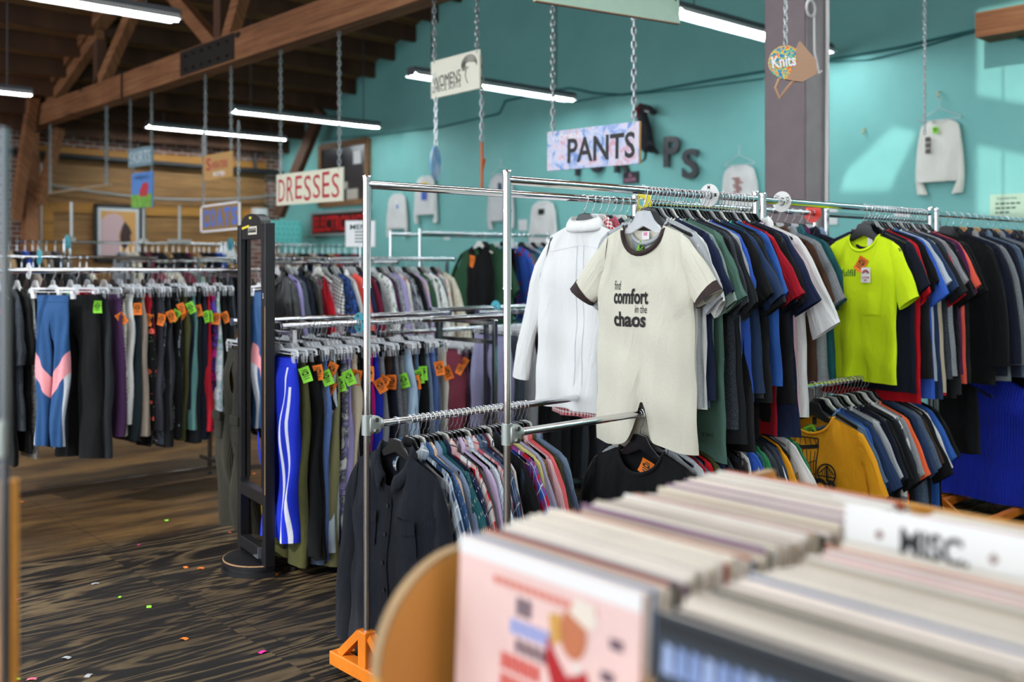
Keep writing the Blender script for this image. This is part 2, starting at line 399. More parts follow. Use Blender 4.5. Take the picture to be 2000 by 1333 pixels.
# truss
TU, TZ = 4.85, 3.6
tr = thing('roof_truss', 'long brown timber truss beam with diagonal braces under the roof', 'beam'); del tr['category']; tr['kind'] = 'structure'
MB().box((TU, 6, TZ + .15), (.2, 21.6, .3)).build('tie_beam', beam_m, tr)
for sgn in (1, -1):
    MB().bar((TU, 6 + sgn * 10.6, TZ + .3), (TU, 6, roofz(RV) - .42), .2, .28).build('top_chord', beam_m, tr)
for a, b in (((16.0, 3.75), (13.6, 4.6)), ((13.7, 3.8), (11.9, 5.05)), ((10.1, 3.85), (11.9, 5.1)), ((9.85, 3.85), (8.2, 6.3)), ((13.6, 3.85), (13.6, 4.5)), ((10, 3.8), (10, 5.7)), ((7, 3.9), (8.2, 6.2)), ((6.6, 3.9), (6.1, 7.1))):
    MB().bar((TU, a[0], a[1]), (TU, b[0], b[1]), .12, .16).build('diagonal', beam_m if abs(a[0] - b[0]) > .1 else dark_wood, tr)
sp = MB().box((TU - .105, 10.16, TZ + .15), (.012, 1.3, .27))
for i in range(6):
    for z in (.07, .22): sp.cyl((TU - .112, 9.65 + i * .2, TZ + z), (TU - .135, 9.65 + i * .2, TZ + z), .016, 8)
sp.build('splice_plate', plain('black_iron', '2a2422', .6, .4), tr)
MB().box((TU - .105, 12.55, TZ + .15), (.012, .05, .34)).build('strap', plain('black_iron', '2a2422'), tr)
MB().box((TU, 16.6, 1.8), (.2, .24, 3.6)).build('post', beam_m, tr)
MB().bar((TU - .25, 16.5, 2.2), (TU - .2, 15.75, 4.0), .14, .16).build('knee_brace', beam_m, tr)
MB().bar((TU + .1, 16.45, 2.45), (TU + .25, 16.0, 3.6), .12, .14).build('knee_brace', beam_m, tr)
# brace near the corner on the turquoise wall
struct('trim_1', MB().bar(pt(545, 420, 17.6), pt(628, 215, 16.9), .12, .2), dark_wood)
# column
cm = plain('taupe_paint', '6f6264', .7, vary=.05); cl = plain('taupe_lighter', '8f8688', .7, vary=.08)
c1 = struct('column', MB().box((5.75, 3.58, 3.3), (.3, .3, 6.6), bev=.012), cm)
MB().box((5.75, 3.4275, 3.3), (.27, .004, 6.6)).build('light_side', cl, c1)  # one face covered in a lighter taupe
MB().tube([(5.83, 3.41, 6.0), (5.83, 3.405, 3.0), (5.81, 3.4, 2.2), (5.8, 3.41, .3)], .012, 8).build('conduit', plain('white_cable', 'd9d5d2', .5), c1)
a = MB(); a.tube([(5.62 + .05 * cos(t / 3), 3.4, 3.12 + .05 * sin(t / 3)) for t in range(40)], .009, 6); a.tube([(5.66, 3.4, 3.1), (5.665, 3.4, 2.85), (5.71, 3.395, 2.72), (5.74, 3.395, 2.74)], .008, 6)
a.build('cable_coil', plain('white_cable', 'd9d5d2', .5), c1)
# brick wall cladding, pipes
clad = plank_mat('pine_cladding', ('5e4126', '876239', 'a37d4e'), .2)
struct('trim_2', MB().box((7.0, V1 - .03, 1.68), (3.95, .06, 3.36)), clad)
struct('trim_3', MB().box((7.0, V1 - .07, 2.42), (3.9, .05, .16)).box((5.14, V1 - .08, 1.25), (.17, .06, 2.5)).box((7.0, V1 - .08, 3.33), (3.95, .06, .12)), plank_mat('pine_trim', ('7a5128', 'a0702f', 'b88344'), .5))
pb = MB().tube([(4.0, 16.6, 3.25), (9.25, 16.6, 3.2)], .045, 10)
tag(pb.build('water_pipe', plain('black_pipe', '1c1d21', .5), smooth=60), 'black water pipe running along the brick wall above the pine boards', 'pipe')
for i, u in enumerate((6.55, 8.7)):
    o = MB().tube([(u, 16.6, 3.22), (u, 16.6, 3.62), (u - .05, 16.4, 3.75)], .028, 8).build('pipe_drop', plain('black_pipe', '1c1d21'))
    tag(o, ('short black pipe riser near the left end of the brick wall' if i == 0 else 'short black pipe riser near the turquoise corner of the brick wall'), 'pipe')
cb = MB().tube([(5.0 + .42 * i, 16.62, 2.78 - .16 * sin(PI * i / 10) + .03 * (i > 9)) for i in range(11)], .02, 8)
tag(cb.build('grey_conduit', plain('conduit', '8d8f90', .5), smooth=60), 'grey electrical conduit sagging across the pine boards', 'conduit')
tag(MB().cyl((5.03, 16.66, 1.4), (5.03, 16.66, 3.1), .018, 8).build('white_conduit', plain('white_cable', 'd9d5d2')), 'thin white vertical conduit between brick wall and pine boards', 'conduit')
# interior window on the turquoise wall
wn = struct('window_1', MB().box((U1 - .02, 14.53, 3.05), (.03, 1.4, .95)), plain('window_dark', '2b2b30', .25, 0, .6))
fm = MB(); fw = plain('window_wood', '6f4e2c', .6, vary=.2)
for v in (13.8, 15.26): fm.box((U1 - .04, v, 3.05), (.07, .1, 1.08))
for z in (2.55, 3.56): fm.box((U1 - .04, 14.53, z), (.07, 1.4, .1))
fm.build('window_frame', fw, wn)
pp = plain('paper_white', 'dfe0e0', .8)
for v, z, a, b in ((14.1, 3.3, .22, .22), (14.25, 2.68, .34, .2), (14.9, 2.7, .2, .14), (14.55, 2.85, .3, .12)):
    MB().box((U1 - .045, v, z), (.008, a, b)).build('notice', pp if a < .3 else plain('paper_tan', 'b3aca0', .8), wn)

# ------------------------------------------------------------------ fluorescent fixtures
hm = plain('fixture_grey', '5d6066', .5, .3); tm = emit('tube_glow', 'f2fbff', TUBE); rm = plain('reflector_white', 'dfe3e4', .5)
rodm = plain('hanger_wire', '55585c', .5, .6)
def fixture(u0, v, z, label, top):
    L = 2.44; t = thing('fluorescent_light', label, 'light', (u0 + L / 2, v, z), group='fluorescent lights')
    MB().prism([(-.05, .05), (.05, .05), (.05, .095), (-.05, .095)], -L / 2, L / 2, 'x').build('housing', hm, t)
    MB().prism([(-.11, .0), (-.05, .052), (.05, .052), (.11, 0), (.105, -.006), (.048, .044), (-.048, .044), (-.105, -.006)], -L / 2, L / 2, 'x').build('reflector', rm, t)
    for s in (-1, 1):
        MB().cyl((s * .03 + (s - 1) * .6 - .0, 0, .012), (s * .03 + (s + 1) * .6, 0, .012), .02, 10).build('tube', tm, t)
    for s in (-1, 1):
        MB().box((s * (L / 2 + .006), 0, .04), (.012, .13, .09)).build('end_cap', hm, t)
        MB().cyl((s * .95, 0, .09), (s * .95, 0, top - z), .007, 6).build('suspension', rodm, t)
fixture(6.32, 15.65, 3.69, 'farthest fluorescent light, in front of the brick wall', roofz(15.65))
fixture(6.45, 12.96, 3.64, 'fluorescent light running to the turquoise wall above the DRESSES sign', roofz(12.96))
fixture(6.33, 8.6, 3.52, 'fluorescent light crossing behind the WOMENS suits sign', roofz(8.6))
fixture(6.62, 5.29, 3.62, 'fluorescent light beside the brown column, behind the pale green board', roofz(5.29))
fixture(1.2, 8.37, 3.62, 'large fluorescent light in the upper left, nearer than the truss', roofz(8.37))
fixture(1.45, 13.3, 3.62, 'small far fluorescent light by the left picture edge', roofz(13.3))
hid = 'unseen fluorescent light added over the shop floor to brighten the racks'  # unseen fixtures added for brightness, the last ones to lift the lower-right racks
for u0, v in ((1.2, 5.2), (1.2, 1.6), (6.4, 1.6), (-2.2, 3.2), (-2.2, 7.5), (6.4, -2.0), (3.6, 3.4), (3.8, .2), (1.2, -1.6), (3.8, -2.4)):
    fixture(u0, v, 3.62 if u0 != 3.6 else 4.3, hid, roofz(v))

# ------------------------------------------------------------------ hanging signs
chm = plain('chain_steel', 'b4b6b8', .35, .9)
def chain_mesh(mb, a, b, link=.06, r=.006):
    a, b = Vector(a), Vector(b); L = (b - a).length; n = max(2, int(L / (link * .72))); d = (b - a) / n; dn = d.normalized()
    x = dn.orthogonal().normalized(); y = dn.cross(x)
    for i in range(n):
        c = a + d * (i + .5); s = x if i % 2 else y; h = d.length * .68; wv = d.length * .3
        pts = [c + dn * h * cos(t) + s * wv * sin(t) for t in [k * PI / 4 for k in range(8)]]
        mb.tube(pts, r, 4, closed=True)
    return mb
def board(name, label, cat, L, Rr, mat, thick=.015, edge=None, chains=(), group=None):
    """L, Rr: (px, y top, y bottom, depth) of the two ends"""
    tl, bl = pt(L[0], L[1], L[3]), pt(L[0], L[2], L[3]); tr_, br = pt(Rr[0], Rr[1], Rr[3]), pt(Rr[0], Rr[2], Rr[3])
    c = (tl + bl + tr_ + br) / 4; wv = (tr_ + br - tl - bl) / 2; h = ((tl - bl).length + (tr_ - br).length) / 2
    yaw = math.atan2(wv.y, wv.x); roll = math.atan2(wv.z, math.hypot(wv.x, wv.y)); wd = wv.length
    t = thing(name, label, cat, c, Euler((0, -roll, yaw)), group)
    t.rotation_euler = (Matrix.Rotation(yaw, 3, 'Z') @ Matrix.Rotation(-roll, 3, 'Y')).to_euler()
    bpy.context.view_layer.update(); inv = t.matrix_world.inverted()
    MB().box((0, 0, 0), (wd, thick, h), bev=.003).build('board', mat, t)
    for p, q in chains:                                   # each chain from p to q in the world
        chain_mesh(MB(), inv @ Vector(p), inv @ Vector(q)).build('chain', chm, t)
    return t, wd, h, -thick / 2 - .002, (tl, tr_, bl, br)
blk = plain('black_paint', '17171a', .6); red = plain('red_paint', 'a8202a', .6)
def up(p, z, du=0., dv=0.): return (p[0] + du, p[1] + dv, z)
def uz(px, u=TU): return on_u(px, u)[1]
def tie_marks(): pass
t_ = NT('sky_marbled'); n_ = t_.noise(t_.uv(), 9, 4, .6, 1.0)
pants_m = t_.fin(t_.ramp(n_, [(.36, '6f8cc8'), (.47, 'b9c4e2'), (.54, 'd8d0de'), (.66, 'cf9cb2')]), .6)
def hang_sign(name, label, L, Rr, mat, top=None, thick=.015):
    ZL, ZR = uz(L[0]), uz(Rr[0])
    q = [pt(px, y, Z) for px, y, Z in ((L[0], L[1], ZL), (Rr[0], Rr[1], ZR))]
    d = q[1] - q[0]; ch = []
    for f in (.06, .94):
        p = q[0] + d * f; ch.append(((p.x, p.y, p.z - .02), (p.x, p.y, top or TZ)))
    return board(name, label, 'sign', (*L, ZL), (*Rr, ZR), mat, thick, chains=ch)
t, wd, h, y, _ = hang_sign('pants_sign', 'painted pink and blue PANTS sign hanging on two chains', (1070, 258, 335), (1250, 237, 320), pants_m)
lettering('PANTS', wd * .72, h * .62, blk, t, y, wd * .1, -.01, .02)
lettering('WOMENS', wd * .36, h * .13, plain('chalk_white', 'f2f0f4'), t, y, -wd * .27, h * .33)
MB().box((wd / 2, 0, 0), (.004, .017, h)).build('raw_edge', plain('plywood_edge', 'b98a4e'), t)
t, wd, h, y, _ = hang_sign('womens_suits_sign', 'cream WOMENS 2PIECE SUITS sign crossing the fluorescent light', (843, 120, 195), (938, 97, 172), plain('sign_cream', 'd9d6c4', .7), 4.6)
lettering('WOMENS', wd * .58, h * .3, blk, t, y, -wd * .16, -.02, .0, tilt=.05); lettering('2PIECE SUITS', wd * .6, h * .16, blk, t, y, -wd * .17, -h * .27)
f_ = MB()
for k in range(5): f_.tube([(wd * .3 + (.09 - .01 * k) * cos(a), y, h * .18 + (.07 - .012 * k) * sin(a)) for a in [i * PI / 10 - .3 + k * .2 for i in range(14)]], .003, 4)
f_.tube([(wd * .24, y, h * .05), (wd * .22, y, -h * .1), (wd * .27, y, -h * .3)], .003, 4); f_.build('line_drawing', blk, t)
ZB = uz(850); inv_t = t
for px, y0, y1 in ((852, 195, 268), (940, 172, 232)):
    pass
t, wd, h, y, _ = hang_sign('dresses_sign', 'cream DRESSES sign with red hand-painted letters', (541, 342, 402), (671, 326, 393), plain('sign_cream2', 'd6d3bd', .7))
for i, ch_ in enumerate('DRESSES'):
    lettering(ch_, wd * .105, h * (.72 + .06 * (i % 2)), red, t, y, wd * (-.41 + .135 * i), .008 * (i % 3 - 1), .0)
t, wd, h, y, _ = hang_sign('skirts_sign', 'small grey-blue SKIRTS sign, uppermost on the far chains', (252, 293, 328), (299, 284, 322), plain('sign_greyblue', '6d8791', .7))
lettering('SKIRTS', wd * .86, h * .62, plain('pale_grey_paint', 'c4d0d4'), t, y)
t, wd, h, y, _ = hang_sign('painted_barn_sign', 'blue and green sign painted with a red barn, below the SKIRTS sign', (258, 340, 408), (299, 334, 405), plain('sign_blue', '4f7fc0', .7), 2.95)
MB().box((0, y, -h * .3), (wd * .98, .002, h * .38)).build('painted_grass', plain('grass_paint', '6fa33f', .7, vary=.3), t)
MB().box((wd * .1, y - .002, -h * .08), (wd * .38, .002, h * .2)).prism([(wd * -.06, h * .02), (wd * .34, h * .02), (wd * .28, h * .2), (wd * .06, h * .2)], y - .003, y - .001).build('painted_barn', plain('barn_paint', 'b5303a', .7), t)
lettering('SWEATS', wd * .7, h * .1, plain('navy_paint', '1f2f5c'), t, y - .003, 0, h * .36)
t, wd, h, y, _ = hang_sign('sweaters_sign', 'tan cardboard sign with red SWEATERS lettering, above the COATS sign', (398, 305, 354), (455, 294, 346), plain('cardboard', 'b48a52', .8))
lettering('S', wd * .17, h * .5, red, t, y, -wd * .3, h * .12, .02); lettering('WEATERS', wd * .55, h * .3, red, t, y, wd * .08, h * .05, .01)
lettering('WOMEN', wd * .4, h * .18, plain('chalk_white', 'f2f0f4'), t, y, wd * .05, -h * .3, .01)
t, wd, h, y, _ = hang_sign('coats_sign', 'COATS sign with blue letters and a white border', (393, 402, 456), (471, 393, 447), plain('sign_brownboard', '8a6a40', .7), 3.0)
for i, ch_ in enumerate('COATS'): lettering(ch_, wd * .15, h * .66, plain('blue_paint', '4a6fc0', .6), t, y, wd * (-.36 + .18 * i), 0, .04)
b_ = MB()
for s in (-1, 1): b_.box((0, y, s * h * .47), (wd, .003, h * .06)).box((s * wd * .48, y, 0), (wd * .04, .003, h))
b_.build('border', plain('chalk_white', 'f2f0f4'), t)
# pale green board overhead
t, wd, h, y, q = board('pale_green_board', 'big pale green board hanging overhead at the top of the picture', 'board', (1040, -150, -16, 4.93), (1323, -115, 62, 5.7), plain('pale_green', 'b4cfbb', .6, vary=.04), .02)
MB().box((0, 0, -h / 2), (wd, .021, .006)).build('worn_edge', plain('plywood_edge2', '8a5d3a'), t)
MB().tube([(wd / 2 - .04 + .012 * sin(a), -.016, -h / 2 + .16 + .035 * cos(a)) for a in [i * PI / 6 for i in range(12)]], .004, 5, True).build('snap_hook', chm, t)
# things hung from the chains
o = thing('round_sky_sign', 'round blue cloud-painted sign hanging edge-on by the white sweatshirt', 'sign', pt(851, 319, 7.9), (0, 0, 0.62))
t_ = NT('cloud_paint'); n_ = t_.noise(t_.uv(), 6, 4); cpm = t_.fin(t_.ramp(n_, [(.4, '6f9fd0'), (.7, 'c9d9e8')]), .6)
MB().cyl((0, -.008, 0), (0, .008, 0), .135, 28).build('disc', cpm, o)
chain_mesh(MB(), (0, 0, .14), (0, 0, .75)).build('chain', chm, o)
o = thing('wooden_strip', 'thin orange wooden strip hanging on end from a chain', 'strip', pt(941, 330, 7.6))
MB().box((0, 0, 0), (.014, .02, .4)).box((.012, 0, .03), (.02, .018, .1), ry=.3).build('strip', plain('orange_wood', 'b35a2c'), o)
chain_mesh(MB(), (0, 0, .21), (0, 0, .85)).build('chain', chm, o)
for px, y0, y1, lb in ((98, 375, 245, 'leftmost bare steel chain hanging from the truss'), (208, 362, 205, 'bare steel chain hanging from the truss beside the SKIRTS sign')):
    v, Z = on_u(px, TU); o = tag(chain_mesh(MB(), (0, 0, 0), (0, 0, TZ - zat(y1 * 0 + y0, Z)), .075, .011).build('chain', chm, loc=(TU, v, zat(y0, Z))), lb, 'chain')
a_, b_ = pt(95, 378, 14.7), pt(216, 360, 13.0)
tag(MB().tube([(0, 0, 0), b_ - a_], .014, 6).build('stick', plain('pale_stick', 'a58f76'), loc=a_), 'thin pale stick slung between the two bare chains', 'stick')
o = thing('sign_chain', 'long thin steel chain hanging in front of the white sweatshirt at right', 'chain', pt(1806, 262, 7.2))
chain_mesh(MB(), (0, 0, 0), (0, 0, 2.6), .04, .0045).build('links', chm, o)
# Knits bag
kn = thing('knits_sign', 'round colourful Knits sign in a brown paper bag hanging by the column', 'sign', pt(1534, 122, 5.0), (0, 0, -.75))
t_ = NT('knits_print'); n_ = t_.noise(t_.uv(), 30, 3, .6, 2.0); km = t_.fin(t_.ramp(n_, [(.32, '2f62b8'), (.42, '3fb59a'), (.48, 'f0d33a'), (.55, 'e2582c'), (.66, 'f08fb0')], 'CONSTANT'), .3)
MB().cyl((0, -.006, 0), (0, .006, 0), .085, 28).build('disc', km, kn)
lettering('Knits', .12, .06, plain('chalk_white', 'f2f0f4'), kn, -.0145, -.012, .004, .02, tilt=.12)
bag = MB().prism([(.05, .06), (.07, .105), (.15, .01), (.155, -.06), (.08, -.1), (.0, -.088), (.03, -.04), (.055, .0)], -.012, .012)
bag.tube([(-.03, 0, -.08), (-.05, 0, -.13), (-.03, 0, -.18), (.0, 0, -.14), (.05, 0, -.08)], .009, 6)
bag.build('paper_bag', plain('kraft_paper', 'a98266', .5), kn)
chain_mesh(MB(), (.0, 0, .085), (.0, 0, .9), .04).build('chain', chm, kn)

# ------------------------------------------------------------------ things on the walls
def on_wall(px, py, off=.02):
    v, Z = on_u(px, U1 - off); return Vector((U1 - off, v, zat(py, Z)))
WROT = (0, 0, -PI / 2)
for px, py, hh, ch_, lb in ((1313, 296, .36, 'P', 'black wooden letter P on the turquoise wall'), (1349, 320, .35, 'S', 'black wooden letter S at the end of the wall lettering'),
      (1128, 318, .34, 'T', 'black letter T half hidden behind the PANTS sign'), (1166, 312, .34, 'O', 'black letter O half hidden behind the PANTS sign'), (1215, 310, .34, 'R', 'black letter R half hidden behind the PANTS sign')):
    o = thing('wall_letter', lb, 'letter', on_wall(px, py, .05), WROT, 'black letters on the turquoise wall')
    lettering(ch_, .24, hh, plain('letter_black', '22252b', .5), o, -.02, 0, 0, .03, thick=.03, name='letter')
p = on_wall(1262, 262, .12); o = thing('toy_horse', 'black toy horse hanging on the turquoise wall behind the PANTS sign', 'toy', p, WROT)
m = MB().tube([(-.06, 0, .28), (-.05, 0, .18), (-.03, 0, .05), (.0, 0, -.12), (.03, 0, -.2)], [.05, .075, .1, .1, .06], 10)
m.tube([(-.06, 0, .24), (-.02, 0, .31), (.05, 0, .29), (.13, 0, .24)], [.06, .065, .05, .03], 9)
m.tube([(.03, -.04, -.16), (.1, -.04, -.12), (.15, -.04, -.16)], [.045, .03, .02], 7); m.tube([(.03, .04, -.18), (.1, .04, -.2), (.15, .03, -.24)], [.045, .03, .02], 7)
m.tube([(-.04, -.05, .12), (.05, -.06, .08), (.07, -.06, -.02)], [.04, .025, .02], 7); m.tube([(.0, 0, -.2), (-.02, 0, -.3), (-.08, 0, -.33)], [.02, .015, .008], 6)
m.build('body', plain('plush_black', '1b1c22', .9), o, smooth=60)
MB().tube([(-.09, -.05, .2), (-.08, -.06, .3), (-.04, -.05, .37)], [.03, .04, .015], 6).build('mane', plain('plush_red', '5c1f22', .9), o)
MB().tube([(.02, 0, .28), (.02, -.05, .27), (.08, -.05, .25)], .006, 5).build('bridle', plain('chalk_white', 'f2f0f4'), o)
p = on_wall(1232, 347); o = thing('small_black_sign', 'small black sign with pink lettering under the toy horse', 'sign', p, WROT)
MB().box((0, 0, 0), (.24, .02, .14)).build('board', blk, o); lettering('SHOPS', .18, .045, plain('pink_paint', 'd58fb4'), o, -.013, 0, -.03); lettering('&', .05, .05, plain('pink_paint', 'd58fb4'), o, -.013, 0, .035)
p = on_wall(666, 437, .06); o = thing('led_sign', 'black scrolling LED sign with red letters in a silver frame', 'sign', on_wall(664, 436, .06), WROT)
MB().box((0, 0, 0), (1.72, .05, .36)).build('display', plain('led_black', '120d10', .3), o)
fb = MB()
for s in (-1, 1): fb.box((0, -.01, s * .19), (1.8, .08, .035)).box((s * .88, -.01, 0), (.035, .08, .4))
fb.build('frame', plain('silver_frame', 'a9b0b4', .4, .5), o); lettering('ELECTRONICS', 1.62, .27, emit('led_red', 'b0101c', .12), o, -.03, 0, 0, .02)
notices = [((1021, 440), .17, .15, 'white notice on the turquoise wall beside the chrome post'), ((873, 462), .13, .1, 'small white notice low on the turquoise wall'), ((1762, 424), .16, .16, 'white notice behind the neon tee hangers'), ((1622, 422), .16, .18, 'white notice on the wall right of the column')]
for (px, py), a, b, lb in notices:
    tag(MB().box((0, 0, 0), (a, .006, b)).build('notice', pp, loc=on_wall(px, py, .01), rot=WROT), lb, 'notice')
o = thing('employees_notice', 'pale green Employees Only notice taped at the right edge', 'notice', on_wall(1967, 403, .01), WROT)
MB().box((0, 0, 0), (.3, .006, .22)).build('paper', plain('pale_green_paper', 'a9c4ae', .8), o)
dk = plain('print_grey', '4a5a58', .8); lettering('Employees Only', .17, .028, dk, o, -.005, 0, .07, .01)
lm_ = MB()
for i in range(3):
    x = -.1
    for k in range(5 - i): wl = (.03, .045, .025, .04, .035)[(k + i) % 5]; lm_.box((x + wl / 2, -.005, .025 - .04 * i), (wl, .002, .016)); x += wl + .01
lm_.build('illegible_print', dk, o)
for px, py, lb in ((1689, 256, 'small pale hook on the bare turquoise wall right of the column'), (1835, 184, 'small pale hook above the wire hanger on the wall')):
    tag(MB().tube([(0, 0, .02), (0, -.03, .015), (0, -.035, -.02), (0, -.02, -.03)], .009, 6).build('wall_hook', plain('hook_brass', 'c9b98f', .4), loc=on_wall(px, py, .012), rot=WROT), lb, 'hook')
def wire(pts_, r, lb):
    P = [on_wall(px, py, .03) for px, py in pts_]; c = P[0]
    tag(MB().tube([q - c for q in P], r, 6).build('wall_cable', plain('cable_teal', '2f6f70', .6), loc=c), lb, 'cable')
wire([(640, 272), (752, 262), (860, 248), (975, 222), (985, 200)], .012, 'painted cable on the turquoise wall left of the chrome posts')
wire([(985, 198), (1050, 182), (1113, 172), (1160, 182), (1215, 185), (1270, 178), (1380, 158), (1500, 138), (1620, 116), (1760, 92), (1915, 56), (1960, 66), (2020, 82)], .014, 'long painted cable running across the turquoise wall past the column')
wire([(1113, 200), (1180, 188), (1260, 182), (1340, 174), (1500, 152), (1620, 120), (1700, 116), (1800, 92), (1915, 58)], .008, 'thin second cable sagging below the long painted cable')
v_, Z_ = on_u(1965, U1 - .2); struct('trim_4', MB().box((U1 - .15, v_ - .25, zat(44, Z_)), (.3, .95, .22)), beam_m)
# framed portrait on the pine wall
o = thing('framed_portrait', 'framed portrait of a pink-hooded profile on orange against the pine wall', 'picture', (6.25, V1 - .12, 2.02), (0, 0, 0))
MB().box((0, 0, 0), (.7, .02, .86)).build('mat_board', plain('mat_white', 'd5d9dc', .7), o)
fb = MB()
for s in (-1, 1): fb.box((s * .37, 0, 0), (.05, .05, .93)).box((0, 0, s * .45), (.78, .05, .05))
fb.build('frame', blk, o); MB().box((0, -.013, 0), (.58, .004, .74)).build('print', plain('print_orange', 'cf9a5a', .7), o)
MB().prism([(-.29, -.37), (-.29, .2), (-.2, .3), (-.05, .33), (.05, .28), (.1, .16), (.0, .0), (.02, -.2), (.0, -.37)], -.02, -.016).build('hood', plain('print_pink', 'cfae b0'.replace(' ', ''), .7), o)
MB().prism([(.1, .2), (.05, .1), (.02, -.05), (.04, -.2), (.12, -.26), (.17, -.16), (.2, -.12), (.19, -.03), (.22, .0), (.18, .1)], -.024, -.02).build('face', plain('print_dark', '3a2420', .7), o)
o = thing('white_wall_box', 'white utility box on the brick by the turquoise corner', 'box', (8.8, V1 - .16, 2.36)); MB().box((0, 0, 0), (.24, .2, .34), bev=.01).build('case', pp, o); MB().box((.08, -.105, 0), (.02, .012, .05)).build('latch', hm, o)
t, wd, h, y, _ = board('perforated_bin', 'turquoise perforated panel standing in the far corner', 'panel', (512, 428, 474, 17.5), (588, 434, 474, 16.9), plain('turquoise_metal', '5fbfba', .5), .03)
m = MB()
for i in range(8):
    for j in range(4): m.cyl((-wd * .42 + wd * .12 * i + .03 * (j % 2), y - .001, -h * .36 + h * .24 * j), (-wd * .42 + wd * .12 * i + .03 * (j % 2), y + .004, -h * .36 + h * .24 * j), .017, 8)
m.build('hole', plain('hole_dark', '27696a'), t)
for s in (-1, 1): MB().box((s * wd * .46, 0, -(t.location.z + h / 2 - .25) / 2 + .0), (.04, .03, t.location.z + h / 2 - .25)).build('leg', plain('turquoise_metal', '5fbfba', .5), t)

# ------------------------------------------------------------------ clothes racks
CH = chrome(); grey_cast = plain('cast_clamp', 'b3bab6', .4, .7); orange_st = plain('orange_steel', 'd9781c', .45, .1, vary=.12); capm = plain('navy_cap', '232c44', .4)
ZU, ZL = 1.783, .932
def salesman_rack(label, u0, u1, v, base=True, lower=True, zu=ZU):
    """two-tier chrome rail between round posts on an orange base"""
    t = thing('clothes_rack', label, 'clothes rack', (u0, v, 0)); L = u1 - u0
    for x, s in ((0, 1), (L, -1)):
        p = MB().cyl((x, 0, .1 if base else 0), (x, 0, 1.42), .0125, 18); p.cyl((x, 0, 1.42), (x, 0, zu + .03), .0145, 18)
        for z in (1.42, 1.68): p.cyl((x, 0, z - .003), (x, 0, z + .003), .0162, 18)
        p.tube([(x, 0, zu + .012), (x, 0, zu + .028), (x, 0, zu + .033)], [.0145, .017, .015], 18); p.build('post', CH, t, smooth=40)
        if lower:
            c = MB().box((x + s * .022, -.005, ZL), (.05, .045, .062), bev=.012).cyl((x, 0, ZL - .035), (x, 0, ZL + .035), .019, 16)
            c.cyl((x + s * .02, 0, ZL), (x + s * .06, 0, ZL), .021, 16)
            c.build('clamp', grey_cast, t, smooth=40)
            bl = MB()
            for dz in (-.02, .02): bl.cyl((x + s * .018, -.027, ZL + dz), (x + s * .018, -.038, ZL + dz), .009, 6)
            bl.build('bolt', CH, t)
    MB().cyl((0, 0, zu), (L, 0, zu), .0155, 18).build('top_rail', CH, t, smooth=40)
    if lower: MB().cyl((0, 0, ZL), (L, 0, ZL), .0135, 18).build('lower_rail', CH, t, smooth=40)
    if base:
        b = MB()
        for x in (0, L):
            b.box((x, 0, .055), (.05, .42, .05), bev=.004).box((x, 0, .13), (.048, .048, .15), bev=.004)
            for s in (-1, 1): b.bar((x, s * .16, .08), (x, s * .03, .19), .03, .03)
        for s in (-1, 1): b.box((L / 2, s * .19, .05), (L, .04, .04))
        b.build('base_frame', orange_st, t)
        for x in (.05, L - .05):
            for s in (-1, 1): MB().cyl((x, s * .185 - .012, .02), (x, s * .185 + .012, .02), .02, 12).build('caster', blk, t)
    return t
def straight_rack(label, u0, u1, vs, z, leg_v, bar_z=.11, inset=.07, caps=True, cross=(), rail=.0165, leg=.025):
    t = thing('clothes_rack', label, 'clothes rack', (u0, vs[0], 0)); L = u1 - u0
    for v in vs:
        y = v - vs[0]; MB().cyl((0, y, z), (L, y, z), rail, 18).build('rail', CH, t, smooth=40)
        if caps:
            for x in (-.006, L): MB().cyl((x, y, z), (x + .006, y, z), rail + .004, 16).build('end_cap', capm, t)
    for x in (inset, L - inset):
        f = MB()
        for v in leg_v: f.box((x, v - vs[0], (z - .02) / 2 + .015), (leg, leg, z - .05), bev=.002)
        ya, yb = min(min(vs), min(leg_v)) - vs[0], max(max(vs), max(leg_v)) - vs[0]
        f.box((x, (ya + yb) / 2, bar_z), (leg * .9, yb - ya, leg), bev=.002)
        f.box((x, (ya + yb) / 2, z - .04), (leg * .8, yb - ya + .02, leg * .8))
        for c in cross: f.box((x, (ya + yb) / 2, c), (leg * .9, yb - ya, leg), bev=.002)
        f.build('end_frame', CH if cross else plain('dark_chrome', '8a8b90', .2, 1.0), t)
        for v in leg_v: MB().cyl((x, v - vs[0], 0), (x, v - vs[0], .02), .016, 10).build('foot', blk, t)
    if bar_z < .2 and len(leg_v) > 1: MB().box((L / 2, leg_v[0] - vs[0], bar_z), (L - 2 * inset, leg * .9, leg)).build('floor_bar', plain('dark_chrome', '8a8b90', .2, 1.0), t)
    return t
VA, VB, VE, VE2, VH, VH2, VJ, VL, VG = 2.955, 2.48, 4.34, 4.85, 6.3, 6.9, 6.6, 7.1, 5.2
salesman_rack('two-tier chrome rack on an orange base holding the button shirts', 1.98, 3.42, VA)
salesman_rack('two-tier chrome rack behind the t-shirt rack, its top rail ending at the red disc', 3.5, 4.93, VA)
salesman_rack('chrome rack whose post stands behind the neon tee', 5.1, 6.5, VA + .03)
salesman_rack('two-tier chrome rack holding the cream ringer tee', 2.22, 3.66, VB)
salesman_rack('two-tier chrome rack holding the neon yellow tee', 3.76, 5.36, VB + .03)
salesman_rack('two-tier chrome rack holding the blazers at right', 5.5, 7.3, VB + .06)
straight_rack('two-rail rack holding the jeans, with its blue end cap by the mirror', 2.41, 3.86, (VE, VE2), 1.2, (VE, VE2), .13, cross=(1.05,))
straight_rack('long rack holding the blue and pink leggings', .7, 3.25, (VH, VH2), 1.462, (6.45, 6.75), .105)
